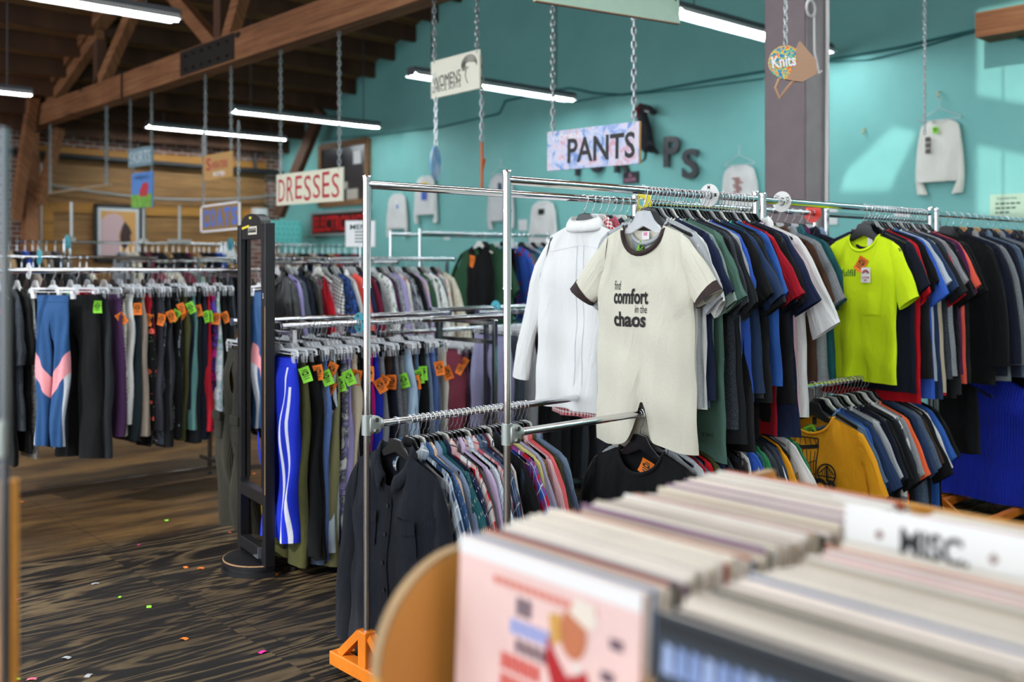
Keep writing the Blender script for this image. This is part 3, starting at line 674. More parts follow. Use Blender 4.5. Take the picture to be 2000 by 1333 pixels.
straight_rack('single-rail rack holding the red strap dress and coats', 3.45, 5.3, (VJ,), 1.545, (VJ,), .12)
straight_rack('straight rail rack behind the red strap dress', 3.5, 5.0, (7.0,), 1.52, (7.0,), .12)
salesman_rack('chrome rack holding the green robe', 5.32, 6.9, VL, base=False)
salesman_rack('second chrome rack just behind the green robe', 5.37, 6.9, VL + .52, base=False)
straight_rack('two-rail rack with grey trousers to the right of the jeans', 3.98, 5.5, (4.72, VG), 1.2, (4.72, VG), .13)
straight_rack('low rack of trousers seen between the chrome posts', 3.95, 5.6, (5.75,), 1.02, (5.75,), .12)
straight_rack('rail rack behind the leggings, ending in an open rail', 1.9, 3.85, (9.3,), 1.565, (9.3,), .12)
straight_rack('short rail rack behind the black standing mirror', 4.2, 5.1, (9.3,), 1.56, (9.3,), .12)
straight_rack('rail rack behind the leggings rack, just below the open rail', 3.7, 5.6, (9.9,), 1.535, (9.9,), .12)
salesman_rack('far chrome rack at the left end of the brick wall', 2.2, 4.2, 13.0, base=False)
salesman_rack('far chrome rack in front of the framed portrait', 4.27, 6.3, 13.0, base=False)
salesman_rack('far chrome rack in front of the turquoise perforated panel', 6.36, 8.5, 13.0, base=False)

# ------------------------------------------------------------------ garments
def sm(a, b, x):
    t = max(0., min(1., (x - a) / (b - a))); return t * t * (3 - 2 * t)
def top_garment(kind, spec, L=.7, hw=.25, sh=.215, nk=.085, nf=.09, D=.02, sleeve='short', sl=None, collar=None, flare=.06, fold=.008, res=(14, 14), hem=None, bend=0., trim=None, cuff=None, NZ=.108, fl=.35):
    """hanging upper garment, origin on the rail; returns root Empty, front-surface function"""
    mat = fabric(spec); root = bpy.data.objects.new(kind, None); COL.objects.link(root); root.empty_display_size = .05
    p = [R.uniform(0, 6.3) for _ in range(8)]; k1, k2 = R.uniform(5, 8), R.uniform(9, 14); slope = .40; tank = sleeve == 'none'; strap = sleeve == 'strap'
    def wid(t): return (sh + (hw - sh) * sm(0, .3, t)) * (1 + flare * t * t * 1.2)
    def ztop(x, back):
        a = abs(x); z = -max(0, a - nk) * slope
        if a < nk: z -= (nf * (.16 if back else 1)) * math.sqrt(max(0, 1 - (a / nk) ** 2))
        if strap and a > nk: z -= min(.22, (a - nk) * 4.5)
        if strap and a < nk: z -= .1 * sm(nk, nk * .55, a)
        return z
    def surf(s, t, back):
        x0 = s * sh; x = s * wid(t); zt = ztop(x0, back); zb = -L
        if hem: zb += hem(s, back)
        z = zt + (zb - zt) * t
        thick = D * (max(0, 1 - s * s)) ** .45 * min(1, .12 + t * 4) ** .7
        open_ = .022 * max(0, 1 - (abs(x0) / nk) ** 2) * max(0, 1 - t * 9) if abs(x0) < nk else 0
        f = fold * (.25 + t) * (sin(k1 * s + p[0] + 1.2 * t) + .6 * sin(k2 * s + p[1] - 1.5 * t)) + .004 * sin(9 * z * 3 + 3 * s + p[2]) * min(1, 6 * t)
        f += (fold * .5) * sin(4 * s + 7 * t + p[3]) * (1 - s * s)
        f *= min(1, t * 5)
        y = f + (thick + open_) * (1 if back else -1) + bend * t * t
        return (x, y, NZ * -1 + z)
    b = MB(); uo, vo = R.random(), R.random()
    for back in (False, True):
        b.grid(lambda i, j: surf(i * 2 - 1, j ** 1.15, back), res[0] * 2, res[1], lambda i, j: ((i * 2 - 1) * wid(j ** 1.15) + uo, -L * j ** 1.15 + vo))
    body = b.build('body', mat, root, smooth=180, weld=1e-4)
    sd = -(sh - nk) * slope
    if sleeve in ('short', 'long'):
        sl = sl or (.2 if sleeve == 'short' else .56)
        for g in (-1, 1):
            jx = R.uniform(-.015, .02); jy = R.uniform(-.012, .012)
            if sleeve == 'short':
                T = [(sh - .008, sd + .002), (sh + .03, sd - .028), (sh + .03 + .32 * fl * 2 * sl + jx * .5, sd - .03 - .42 * sl), (sh + .03 + .6 * fl * 2 * sl + jx, sd - .03 - .88 * sl)]
                B = [(hw - .035, -.2), (hw - .02, -.22), (hw - .005, -.2 - .35 * sl), (hw - .01 + .25 * fl * sl + jx, sd - .98 * sl - .075)]
            else:
                T = [(sh - .008, sd + .002), (sh + .028, sd - .035), (sh + .062 + .05 * fl + jx, -.25), (sh + .08 + .1 * fl + jx, -.28 - .6 * (sl - .24)), (sh + .065 + .16 * fl + jx * 2, sd - .04 - sl)]
                B = [(hw - .03, -.25), (hw - .015, -.27), (hw - .035, -.36), (hw - .03 + .06 * fl + jx, -.32 - .6 * (sl - .24)), (sh - .04 + .16 * fl + jx * 2, sd - .05 - sl)]
            m = MB(); nj = 10; ni = 12
            def at(P, t):
                q = t * (len(P) - 1); i = min(int(q), len(P) - 2); f = q - i
                g0, g1, g2, g3 = P[max(0, i - 1)], P[i], P[i + 1], P[min(len(P) - 1, i + 2)]
                return [.5 * (2 * g1[n] + (g2[n] - g0[n]) * f + (2 * g0[n] - 5 * g1[n] + 4 * g2[n] - g3[n]) * f * f + (3 * g1[n] - g0[n] - 3 * g2[n] + g3[n]) * f ** 3) for n in (0, 1)]
            dd = min(D * .9 + .004, .03)
            def sp(i, j):
                a = 2 * PI * i; t = j; x1, z1 = at(T, t); x2, z2 = at(B, t); c = .5 + .5 * cos(a)
                x, z = x2 + (x1 - x2) * c, z2 + (z1 - z2) * c
                y = sin(a) * dd * (.5 + .5 * t if t > .12 else .4 + t) + jy * t + fold * .6 * sin(16 * t + 4 * c + p[4] + g) * min(1, 5 * t) + bend * t * .4
                return (g * x, y, -NZ + z)
            m.grid(sp, ni, nj, lambda i, j: (.3 * math.hypot(1, 0) * abs((i * 2) % 2 - 1) + uo, -j * sl + vo))
            so_ = m.build('sleeve', mat, root, smooth=180, weld=1e-4)
            if cuff:
                cm_ = MB(); h_ = .028 / sl
                cm_.grid(lambda i, j: Vector(sp(i, 1 - h_ + j * (h_ + .01))) + Vector((0, sin(2 * PI * i) * .004, (cos(2 * PI * i)) * .004)), ni, 3)
                cm_.build('cuff', fabric(cuff), root, smooth=180, weld=1e-4)
    def loop(th):
        x = nk * cos(th); back = th < PI
        z = ztop(x, back) - NZ; y = (1 if back else -1) * (.022 * max(0, 1 - (x / nk) ** 2) + D * .12 * 1)
        return Vector((x, y, z))
    if collar in ('crew', 'ring'):
        wv = .011 if collar == 'crew' else .016
        m = MB(); N = 30
        pts = [loop(2 * PI * i / N) for i in range(N)]
        cc = Vector((0, 0, -NZ - nf * .4))
        rows = []
        for q in pts:
            d = Vector((q.x, 0, q.z - cc.z)); d = d.normalized() if d.length > 1e-6 else Vector((0, 0, 1)); sg = 1 if q.y >= 0 else -1
            rows.append([q + Vector((0, sg * .004, 0)) - d * .003, q + Vector((0, sg * .0075, 0)) + d * wv * .5, q + Vector((0, sg * .004, 0)) + d * wv])
            if q.y < 0 or True: pass
        # the band lies outside the neck edge
        vs = [v for r_ in rows for v in r_]
        fs = [(3 * i + k, 3 * ((i + 1) % N) + k, 3 * ((i + 1) % N) + k + 1, 3 * i + k + 1) for i in range(N) for k in (0, 1)]
        m.add(vs, fs); mm = m.build('neckband', fabric(trim or spec), root, smooth=180)
        sd_ = mm.modifiers.new('thickness', 'SOLIDIFY'); sd_.thickness = .004; sd_.offset = 0
    elif collar in ('shirt', 'back'):
        m = MB(); N = 22; sh0 = PI if collar == 'back' else 0
        def cp(i, j):
            th = sh0 - PI / 2 + .28 + (2 * PI - .56) * i; q = loop(th % (2 * PI)); o = Vector((cos(th), sin(th) * .8, 0)); f = abs(i - .5) * 2
            if j < .34: return q + Vector((0, 0, .034 * j / .34)) + o * .004 * j
            k = (j - .34) / .66; return q + Vector((0, 0, .034 - (.05 + .012 * f) * k)) + o * (.002 + .026 * k + .012 * sin(PI * k))
        m.grid(cp, N, 6); cm_ = m.build('collar', mat, root, smooth=180)
        sd_ = cm_.modifiers.new('thickness', 'SOLIDIFY'); sd_.thickness = .003
    elif collar == 'hood':
        m = MB(); m.grid(lambda i, j: loop(PI * i) + Vector((0, .03 * sin(PI * j) + .02, -.02 - .12 * sin(PI * j * .5) * sin(PI * i) + .05 * sin(PI * j))), 12, 8); m.build('hood', mat, root, smooth=180)
    def front(x, z, off=.003):
        t = .5
        for _ in range(6):
            s = max(-.99, min(.99, x / wid(t))); q = surf(s, t, False); zt = surf(s, 0, False)[2]; zb = surf(s, 1, False)[2]
            t = max(0, min(1, (z - zt) / (zb - zt)))
        return surf(max(-.99, min(.99, x / wid(t))), t, False)[1] - off
    return root, front
def line_on(m, pts_, wv, surf):
    for (a, b), (c, d) in zip(pts_, pts_[1:]):
        n = max(1, int(math.hypot(c - a, d - b) / .02)); nx, nz = -(d - b), (c - a); l = math.hypot(nx, nz) or 1; nx, nz = nx / l * wv / 2, nz / l * wv / 2
        for k in range(n):
            f0, f1 = k / n, (k + 1) / n; q = [(a + (c - a) * f, b + (d - b) * f) for f in (f0, f1)]
            vs = [(q[0][0] + nx, q[0][1] + nz), (q[1][0] + nx, q[1][1] + nz), (q[1][0] - nx, q[1][1] - nz), (q[0][0] - nx, q[0][1] - nz)]
            m.add([(x, surf(x, z), z) for x, z in vs], [(0, 1, 2, 3)])
def price_tag(root, x, y, z, col, rz=0., ry=0., size=(.05, .075)):
    m = MB(); a, b = size; m.grid(lambda i, j: ((i - .5) * a, .012 * sin(2.2 * j + i), -j * b), 3, 4)
    o = m.build('price_tag', plain('tag_' + col, HEX[col], .7), root, loc=(x, y, z), rot=(0, ry, rz), smooth=180); o['label'] = {'orange': 'orange price tag', 'lime': 'lime green price tag'}.get(col, col + ' tag')
    k = MB()
    for q in (.2, .32, .5, .62, .76): k.box((0, .012 * sin(2.2 * q + .5) - .002, -b * q), (a * R.uniform(.3, .7), .0015, .003))
    for q in (-.25, .2): k.box((q * a, .009, -b * .42), (.008, .0015, .008))
    o2 = k.build('pen_marks', plain('tag_ink', '23301c', .8), o)
    return o
def trousers(kind, spec, L=1.0, ww=.17, hip=.21, cw=.09, crotch=.27, D=.03, fold=.007, res=(8, 18), open_=0., side=None, z0=.15, band=True, flare=1.0, skew=0.):
    mat = fabric(spec); root = bpy.data.objects.new(kind, None); COL.objects.link(root); root.empty_display_size = .05
    p = [R.uniform(0, 6.3) for _ in range(6)]; tc = crotch / L; uo, vo = R.random(), R.random()
    def out(t): return ww + (hip - ww) * sm(0, tc * .8, t) + (open_ - (hip - (cw * 2 * .95)) * .6) * sm(tc, 1, t)
    def inn(t): return 0.0 if t <= tc else (.006 + max(0, out(t) - cw * 2 * (1 + (flare - 1) * sm(.55, 1, t)) + 0) * sm(tc, 1, t))
    ks, kp = R.uniform(5, 9), R.uniform(0, 6)
    def surf(g, q, t, back):
        x = inn(t) + (out(t) - inn(t)) * q
        whole = max(0, 1 - (x / max(out(t), .01)) ** 2) ** .5; leg = max(0, 1 - (2 * q - 1) ** 2) ** .5
        k = sm(tc * .75, tc * 1.15, t); th = D * (whole * (1 - k) + leg * k) * (.35 + .65 * sm(0, .12, t)) * (1 + .35 * sm(.3, 1, t))
        f = fold * (sin(ks * q * 1.5 + p[0] + 9 * t + g) + .7 * sin(14 * t + p[1] + 2 * q + g * 1.3)) * sm(.02, .25, t)
        f += fold * 1.3 * sin(5 * t + p[2]) * sm(.1, .6, t)
        return (g * x + skew * t + .01 * sin(4 * t + p[3] + g) * sm(.25, .8, t), (1 if back else -1) * th + f, -z0 - L * t)
    mb = MB()
    mb_side = []
    for g in (-1, 1):
        for back in (False, True):
            mb.grid(lambda i, j: surf(g, i, j, back), res[0], res[1], lambda i, j: (g * (inn(j) + (out(j) - inn(j)) * i) + uo, -L * j + vo))
    mb.build('legs', mat, root, smooth=180, weld=1e-4)
    if band:
        m = MB(); hb = .036 / L
        for back in (False, True):
            def wf(i, j):
                s = i * 2 - 1; g = 1 if s >= 0 else -1; a = surf(g, abs(s), hb * (j * 1.05 - .05), back); return (a[0] * 1.008, a[1] + (.003 if back else -.003), a[2] + (.002 if j < .1 else 0))
            m.grid(wf, 14, 3, lambda i, j: (i * .4 + uo, -j * .036 + vo))
        m.build('waistband', mat, root, smooth=180, weld=1e-4)
    return root, lambda x, z, off=.003: surf(1 if x >= 0 else -1, max(0, min(1, (abs(x) - inn((-z - z0) / L)) / max(.001, out((-z - z0) / L) - inn((-z - z0) / L)))), (-z - z0) / L, False)[1] - off, surf
# hangers -------------------------------------------------------------
def hook_pts(drop):
    r = .0205; P = [(r * cos(a), 0, r * sin(a) - .004) for a in [PI * 1.12 - i * PI * 1.35 / 10 for i in range(11)]]
    return P + [(.012, 0, -.034), (.0, 0, -.046), (0, 0, -drop)]
def make_hanger(kind, mat, proto=[0]):
    root = bpy.data.objects.new('clothes_hanger' if kind == 'top' else 'clip_hanger', None); COL.objects.link(root); root.empty_display_size = .03
    if kind == 'top':
        MB().tube(hook_pts(.085), .0019, 6).build('hook', CH, root, smooth=180)
        o = [(0, -.062), (.032, -.066), (.05, -.092), (.085, -.118), (.2, -.168), (.208, -.178), (.2, -.184), (.09, -.136), (.06, -.134), (0, -.112)]
        poly = o + [(-x, z) for x, z in reversed(o[1:-1])]
        m = MB().prism(poly, -.0045, .0045)
        arm = m.build('arms', mat, root)
        bv = arm.modifiers.new('round', 'BEVEL'); bv.width = .003; bv.segments = 2; bv.limit_method = 'ANGLE'
    else:
        MB().tube(hook_pts(.1), .0019, 6).build('hook', CH, root, smooth=180)
        m = MB().box((0, 0, -.108), (.34, .01, .012)).box((0, 0, -.128), (.34, .005, .005)).prism([(-.05, -.112), (-.02, -.085), (.02, -.085), (.05, -.112)], -.005, .005)
        for s in (-1, 1): m.tube([(s * .16, 0, -.108), (s * .178, 0, -.115), (s * .182, 0, -.135)], .006, 6)
        m.build('bar', mat, root)
        for s in (-1, 1):
            MB().box((s * .15, -.009, -.142), (.026, .005, .052), rx=.1).box((s * .15, .009, -.142), (.026, .005, .052), rx=-.1).build('clip', mat, root)
            MB().box((s * .15, 0, -.128), (.01, .026, .016)).build('spring', CH, root)
    return root
hang_black = plain('hanger_black', '101114', .22, 0, .6); hang_white = plain('hanger_white', 'dcdcd6', .4)
PROTO = {}
def hanger(kind, colour, loc, rz, label, group=None):
    k = (kind, colour); mat = {'black': hang_black, 'white': hang_white, 'clear': clear(), 'grey': plain('hanger_grey', '9a9c9a', .4), 'wood': plain('hanger_wood', 'b98a56', .45)}[colour]
    if k not in PROTO: PROTO[k] = r = make_hanger(kind, mat); r.location = loc; r.rotation_euler = (0, 0, rz)
    else: r = copy_tree(PROTO[k], loc, (0, 0, rz))
    r.scale = (1, 1, 1)
    return tag(r, label, 'hanger', group)
# wording -------------------------------------------------------------
PAT = dict(heather='heather', tweed='tweed', plaid='plaid', check='checked', gingham='gingham', stripe='striped', pinstripe='pinstriped', hoop='hooped', dot='dotted', floral='floral', tiedye='tie-dyed', camo='camouflage', denim='denim', cord='corduroy', knit='knitted', optic='swirl-striped', satin='satin', leather='leather', lace='patterned')
CN = dict(ink='black', jet='black', midnight='dark navy', indigo='dark denim blue', ice='pale blue', sky='light blue', bone='cream', ivory='ivory', ash='light grey', silver='pale grey', forest='dark green', crimson='dark red', cobalt='bright blue', royal='royal blue', lemon='pale yellow', neon='neon yellow', steel='steel blue', chocolate='dark brown', denim='blue')
def cn(c): return CN.get(c, c)
def desc(spec):
    p = spec.split('.'); d = cn(p[1])
    if p[0] in ('plaid', 'check', 'gingham', 'floral', 'tiedye', 'hoop') and len(p) > 2 and cn(p[2]) != d: d += ' and ' + cn(p[2])
    if p[0] == 'denim' and 'denim' in d: return d
    return (d + ' ' + PAT[p[0]]) if p[0] in PAT and PAT[p[0]] not in d else d
ORD = 'first second third fourth fifth sixth seventh eighth ninth tenth eleventh twelfth thirteenth fourteenth fifteenth sixteenth seventeenth eighteenth'.split()
def wc(s): return len(s.split())
def rail(name, items, v, z, kind='top', hangers=('black',), flip=False, group=None, wob=.07, lean=.035):
    """items: (noun, category, spec, u, builder kwargs[, special label]).  Builds each garment and its hanger and words the labels."""
    ids = []; count = {}
    for it in items: k = desc(it[2]) + ' ' + it[0]; count[k] = count.get(k, 0) + 1
    seen = {}
    for it in items:
        k = desc(it[2]) + ' ' + it[0]; seen[k] = seen.get(k, 0) + 1
        ids.append(k if count[k] == 1 else (ORD[seen[k] - 1] + ' ' + k))
    res = []
    for i, it in enumerate(items):
        noun, cat, spec, u, kw = it[:5]; kw = dict(kw); tags = kw.pop('tags', ()); rz = kw.pop('rz', None); hk = kw.pop('hanger', None); hkind = kw.pop('hkind', kind); hz = kw.pop('hz', 1.0); nm = kw.pop('name', None)
        oname = nm or noun.replace('-', '_').replace(' ', '_')
        fx = None
        if noun in ('trousers', 'jeans', 'leggings', 'joggers'): root, fr, fx = trousers(oname, spec, **kw)
        else: root, fr = top_garment(oname, spec, **kw)
        ang = -PI / 2 + (R.uniform(-wob, wob) if rz is None else rz)
        root.location = (u, v, z); root.rotation_euler = (R.uniform(-.012, .012), R.uniform(-lean, lean) * (.3 if i == 0 else 1), ang)
        for tg in tags: price_tag(root, *tg)
        nb = []
        if i: nb.append('after the ' + ids[i - 1])
        lab = ids[i]
        if len(it) > 5: lab = it[5]
        else:
            for extra in ((' hanging on the %s, ' % name + nb[0]) if nb else ' hanging first on the %s' % name, ' hanging on the %s' % name, ' on the %s' % name):
                if wc(ids[i] + extra) <= 16: lab = ids[i] + extra; break
        tag(root, lab, cat, group)
        if hangers:
            hc = hk or hangers[i % len(hangers)]
            hl = '%s hanger holding the %s' % (hc if hc != 'clear' else 'clear plastic', ids[i])
            if wc(hl + ' on the ' + name) <= 16: hl += ' on the ' + name
            hanger(hkind, hc, (u, v, z), ang, hl, 'hangers on the ' + name).scale = (1, 1, hz)
        res.append((root, fr, fx))
    return res
def spread(specs, u0, u1, mk, jit=.2):
    n = len(specs); st = (u1 - u0) / max(1, n - 1)
    return [mk(s, u0 + st * i + R.uniform(-jit, jit) * st, i) for i, s in enumerate(specs)]

# ------------------------------------------------------------------ hero garments on the t-shirt racks
TEE = dict(L=.7, hw=.25, sh=.21, D=.022, sleeve='short')
def tee(c, u, i, **k):
    d = dict(TEE); d['L'] = R.uniform(.66, .76); d['hw'] = R.uniform(.235, .262); d['sl'] = R.uniform(.2, .28); d['fl'] = R.uniform(.22, .42); d['fold'] = R.uniform(.006, .012); d['D'] = .014; d['res'] = (10, 12); d.update(k)
    return ('tee', 'shirt', c if '.' in c else 'solid.' + c, u, d)
def hem_caught(s, back):
    if back: return .04 * sin(3 * s)
    return .15 * math.exp(-((s - .02) / .13) ** 2) + (.0 if s < 0 else -.0) + .015 * sin(4 * s + 1)
u_cream = on_v(1257, VB)[0]
B_UP = [('ringer tee', 'shirt', 'heather.bone.e2dfce', u_cream, dict(NZ=.135, hz=1.22, L=.83, hw=.228, sh=.185, nk=.095, nf=.1, D=.035, sleeve='short', sl=.2, fl=.6, collar='ring', trim='solid.3a2e2c', cuff='solid.3a2e2c', hem=hem_caught, fold=.006, res=(26, 26), rz=.02, hanger='clear', tags=((.0, -.0, -.2, 'lime', .3, .5, (.035, .05)),)), 'cream ringer tee with dark brown trim printed with find comfort in the chaos')]
bl = [('heather.ash.silver', .7), ('white', .75), ('white', .7), ('navy', .68), ('hoop.ice.steel', .7), ('heather.sage.grey', .66), ('4f6f62', .92), ('ink', .7), ('heather.charcoal.slate', .8), ('charcoal', .86), ('heather.slate.charcoal', .72), ('heather.silver.ash', .8), ('royal', .7), ('black', .9), ('jet', .7), ('indigo', .68), ('charcoal', .7), ('black', .85), ('turquoise', .66), ('jet', .72), ('blue', .66), ('black', .8), ('crimson', .86), ('midnight', .72), ('jet', .74), ('heather.charcoal.slate', .68), ('navy', .88), ('heather.silver.grey', .66), ('pink', .78), ('white', .95)]
HEX['4f6f62'] = '4f6f62'; CN['4f6f62'] = 'sage green'; CN['3a2e2c'] = 'dark brown'; 
n = len(bl)
for i, (c, L) in enumerate(bl):
    B_UP.append(tee(c, u_cream + .03 + (3.60 - u_cream - .03) * i / (n - 1) + R.uniform(-.004, .004), i, L=L, collar='crew', sh=R.uniform(.2, .225)))
B_UP[-1] = ('button shirt', 'shirt', 'solid.white', 3.615, dict(L=.8, hw=.26, sh=.22, sleeve='short', sl=.36, collar='shirt', D=.02))
r = rail("cream tee's rail", B_UP, VB, ZU, hangers=('black', 'black', 'black', 'clear', 'black', 'black', 'white'), group="garments on the cream tee's rail")
cream, cfront, _ = r[0]; r7f = r[7][1]
lettering('TWI', .05, .013, plain('print_black', '14110d', .8), r[7][0], x0=.17, z0=-.93, surf=lambda X, Zz: r7f(X, Zz, .003))
pk = plain('print_ink', '241f22', .8)
for txt, wd, h, x, z, b, sh in (('find', .035, .036, -.105, -.362, .0, .1), ('comfort', .168, .06, -.04, -.404, .025, 0), ('in the', .056, .03, .012, -.452, .0, .0), ('chaos', .162, .058, -.043, -.492, .03, 0)):
    lettering(txt, wd, h, pk, cream, x0=x, z0=z, bold=b, surf=lambda X, Zz: cfront(X, Zz, .0035), shear=sh)
MB().box((0, 0, 0), (.034, .002, .03)).build('neck_label', plain('label_white', 'f2eef0', .7), cream, loc=(.0, .012, -.172))
MB().box((0, 0, 0), (.016, .0024, .012)).build('label_print', plain('label_pink', 'e58fb0', .7), cream, loc=(.0, .0105, -.166))
# lower rail under the cream tee
bl2 = ['black', 'heather.ash.silver', 'crimson', 'steel', 'red', 'olive', 'navy', 'heather.charcoal.slate', 'black', 'ink', 'midnight', '4b4546', 'white', 'royal', 'heather.ash.silver', 'teal', 'green', 'heather.slate.charcoal', 'heather.charcoal.slate', 'white', 'indigo', 'gold', 'ink', 'white', 'tan', 'green']
HEX['4b4546'] = '4b4546'; CN['4b4546'] = 'taupe grey'
B_LOW = [tee(c, 2.93 + .69 * i / (len(bl2) - 1) - (.0 if i else .02), i, collar='crew', sh=.215) for i, c in enumerate(bl2)]
B_LOW[0] = ('crew tee', 'shirt', 'solid.black', 2.9, dict(NZ=.135, hz=1.22, L=.7, hw=.26, sh=.22, nk=.1, nf=.085, D=.035, sleeve='short', sl=.24, collar='crew', res=(20, 18), tags=((.035, .0, -.175, 'orange', .2, .5, (.05, .06)),)), 'black crew-neck tee with orange tag, first on the rail below the cream tee')
rail('rail below the cream tee', B_LOW, VB, ZL, hangers=('black', 'black', 'black', 'grey', 'black'), group='tees on the rail below the cream tee')
# upper shirts on the rear left rail
A_UP = [('dress shirt', 'shirt', 'solid.white', on_v(1142, VA)[0], dict(L=.8, hw=.27, sh=.2, D=.04, sleeve='long', sl=.6, fl=.9, nk=.07, nf=.02, collar='back', res=(20, 20), rz=.06, fold=.012), 'white long-sleeved dress shirt seen from behind, left of the cream tee')]
for i, (c, kw) in enumerate((('gingham.red.white', dict(sleeve='long', L=.84)), ('heather.rose.maroon', dict(sleeve='long', L=.85)), ('floral.midnight.white.rose', {}), ('sage', {}), ('check.white.navy', {}), ('floral.white.coral.red', {}), ('khaki', {}), ('plaid.ash.steel.white', dict(sleeve='long', L=.95)))):
    A_UP.append(('button shirt', 'shirt', c if '.' in c else 'solid.' + c, A_UP[0][3] + .05 + i * .045, dict(dict(L=.75, hw=.25, sh=.215, sleeve='short', sl=.26, collar='shirt', D=.016, res=(10, 12)), **kw)))
_r = rail("white dress shirt's rail", A_UP, VA, ZU, hangers=('black', 'clear', 'white'), group="garments on the white dress shirt's rail")
ds, df, _ = _r[0]; yk = MB()
line_on(yk, [(-.2 + .04 * k, -.2 - .006 * abs(k - 5)) for k in range(11)], .004, lambda X, Zz: df(X, Zz, .002)); line_on(yk, [(-.018, -.2), (-.02, -.8)], .004, lambda X, Zz: df(X, Zz, .002)); line_on(yk, [(.018, -.2), (.022, -.8)], .004, lambda X, Zz: df(X, Zz, .002))
yk.build('yoke_seam', plain('seam_grey', 'e3e3e8', .8), ds)
A2 = [('button shirt', 'shirt', c, 4.2 + i * .072, dict(L=.78, hw=.26, sh=.22, sleeve='short', sl=.3, collar='shirt', D=.016, res=(8, 10))) for i, c in enumerate(('solid.charcoal', 'solid.white', 'check.white.black', 'solid.khaki', 'solid.brown', 'heather.grey.ash', 'solid.teal', 'solid.plum', 'solid.midnight', 'denim.steel'))]
rail("red disc's rail", A2, VA, ZU, hangers=('black', 'clear'), group="garments on the red disc's rail")
# long button shirts on the lower left rail
al = [('plaid.ice.indigo.white', 'long'), ('dot.denim.ice', 'long'), ('stripe.peach.white', 'long'), ('heather.7489aa.8fa3c0', 'long'), ('dot.teal.beige', 'short'), ('dot.navy.white', 'short'), ('plaid.white.red.navy', 'long'), ('stripe.4f4d52.grey', 'long'), ('solid.lilac', 'long'), ('plaid.crimson.white.maroon', 'long'), ('gingham.white.sky', 'long'), ('plaid.white.rose.red', 'long'), ('heather.slate.steel', 'long'), ('plaid.indigo.steel.silver', 'long'), ('solid.maroon', 'long'), ('pinstripe.white.navy', 'long'), ('solid.black', 'long'), ('plaid.charcoal.indigo.slate', 'long'), ('plaid.royal.red.white', 'long'), ('denim.denim', 'long'), ('solid.lemon', 'long'), ('heather.lavender.silver', 'long'), ('check.black.mustard', 'long'), ('solid.pink', 'long'), ('heather.rose.coral', 'long'), ('solid.olive', 'long'), ('denim.steel', 'long'), ('denim.indigo', 'long')]
for h_, nme in (('7489aa', 'chambray blue'), ('8fa3c0', 'blue'), ('4f4d52', 'grey'), ('343a46', 'charcoal'), ('e2dfce', 'cream')): HEX[h_] = h_; CN[h_] = nme
A_LOW = [('shirt jacket', 'shirt', 'cord.141821', 2.105, dict(L=.77, hw=.255, sh=.225, D=.045, sleeve='long', sl=.66, collar='shirt', nf=.12, res=(22, 22), fold=.01, hanger='black', rz=.05, tags=((.05, .0, -.2, 'lime', .6, .2),)), 'charcoal navy corduroy shirt jacket hanging first, by the chrome post')]
HEX['141821'] = '141821'; CN['141821'] = 'charcoal navy'
for i, (c, slv) in enumerate(al):
    A_LOW.append(('button shirt', 'shirt', c, 2.165 + .58 * i / (len(al) - 1), dict(L=R.uniform(.7, .8), hw=R.uniform(.24, .265), sh=R.uniform(.21, .232), nk=.075, nf=.05, D=.016, sleeve=slv, sl=R.uniform(.54, .62) if slv == 'long' else .3, collar='shirt', res=(10, 12))))
r = rail('lower button shirt rail', A_LOW, VA, ZL, hangers=('black', 'black', 'black', 'white', 'black'), group='shirts on the lower button shirt rail')
jk, jf, _ = r[0]
pl_ = MB(); pl_.grid(lambda i, j: (-.02 + .04 * i, jf(-.02 + .04 * i, -.27 - .62 * j, .005), -.27 - .62 * j), 2, 16); pl_.build('placket', fabric('cord.141821'), jk, smooth=180)
for k in range(6): MB().cyl((0, jf(0, -.3 - .1 * k, .006), -.3 - .1 * k), (0, jf(0, -.3 - .1 * k, .011), -.3 - .1 * k), .0075, 12).build('button', plain('button_dark', '15181f', .4), jk)
for s in (-1, 1):
    m = MB(); m.grid(lambda i, j: (s * .115 + (i - .5) * .11, jf(s * .115 + (i - .5) * .11, -.33 - .12 * j, .007), -.33 - .12 * j), 4, 5); m.build('pocket', fabric('cord.141821'), jk, smooth=180)
    m = MB(); m.grid(lambda i, j: (s * .115 + (i - .5) * .116, jf(s * .115 + (i - .5) * .116, -.325 - .045 * j, .012), -.325 - .045 * j - .012 * (1 - abs(2 * i - 1)) * j), 4, 2); m.build('pocket_flap', fabric('cord.141821'), jk, smooth=180)
# neon tee rail
u_neon = on_v(1687, VB + .03)[0]
C_UP = [('pocket tee', 'shirt', 'solid.neon', u_neon, dict(NZ=.135, hz=1.22, L=.73, hw=.19, sh=.172, nk=.08, nf=.075, D=.035, sleeve='short', sl=.26, collar='crew', res=(22, 20), rz=-.12, tags=((.035, -.045, -.25, 'orange', .1, .6),)), 'neon yellow pocket tee printed with fulfil, carrying an orange tag')]
for i, c in enumerate(('midnight', 'red', 'black', 'royal', 'green', 'heather.silver.ice', 'indigo', 'beige', 'charcoal', 'heather.charcoal.slate', 'red', 'heather.ash.grey', 'black', 'ink', 'charcoal', 'white', 'plum', 'coral', 'jet', 'black')):
    C_UP.append(tee(c, u_neon + .045 + i * (5.3 - u_neon - .06) / 19, i, L=R.uniform(.72, .86), collar='crew', sl=R.uniform(.2, .28)))
r = rail("neon tee's rail", C_UP, VB + .03, ZU, hangers=('black', 'black', 'clear', 'black'), group="tees on the neon tee's rail")
neon, nf_, _ = r[0]
lettering('fulfil', .08, .036, plain('print_green', '3f7d2c', .8), neon, x0=-.065, z0=-.325, bold=.015, surf=lambda X, Zz: nf_(X, Zz, .003))
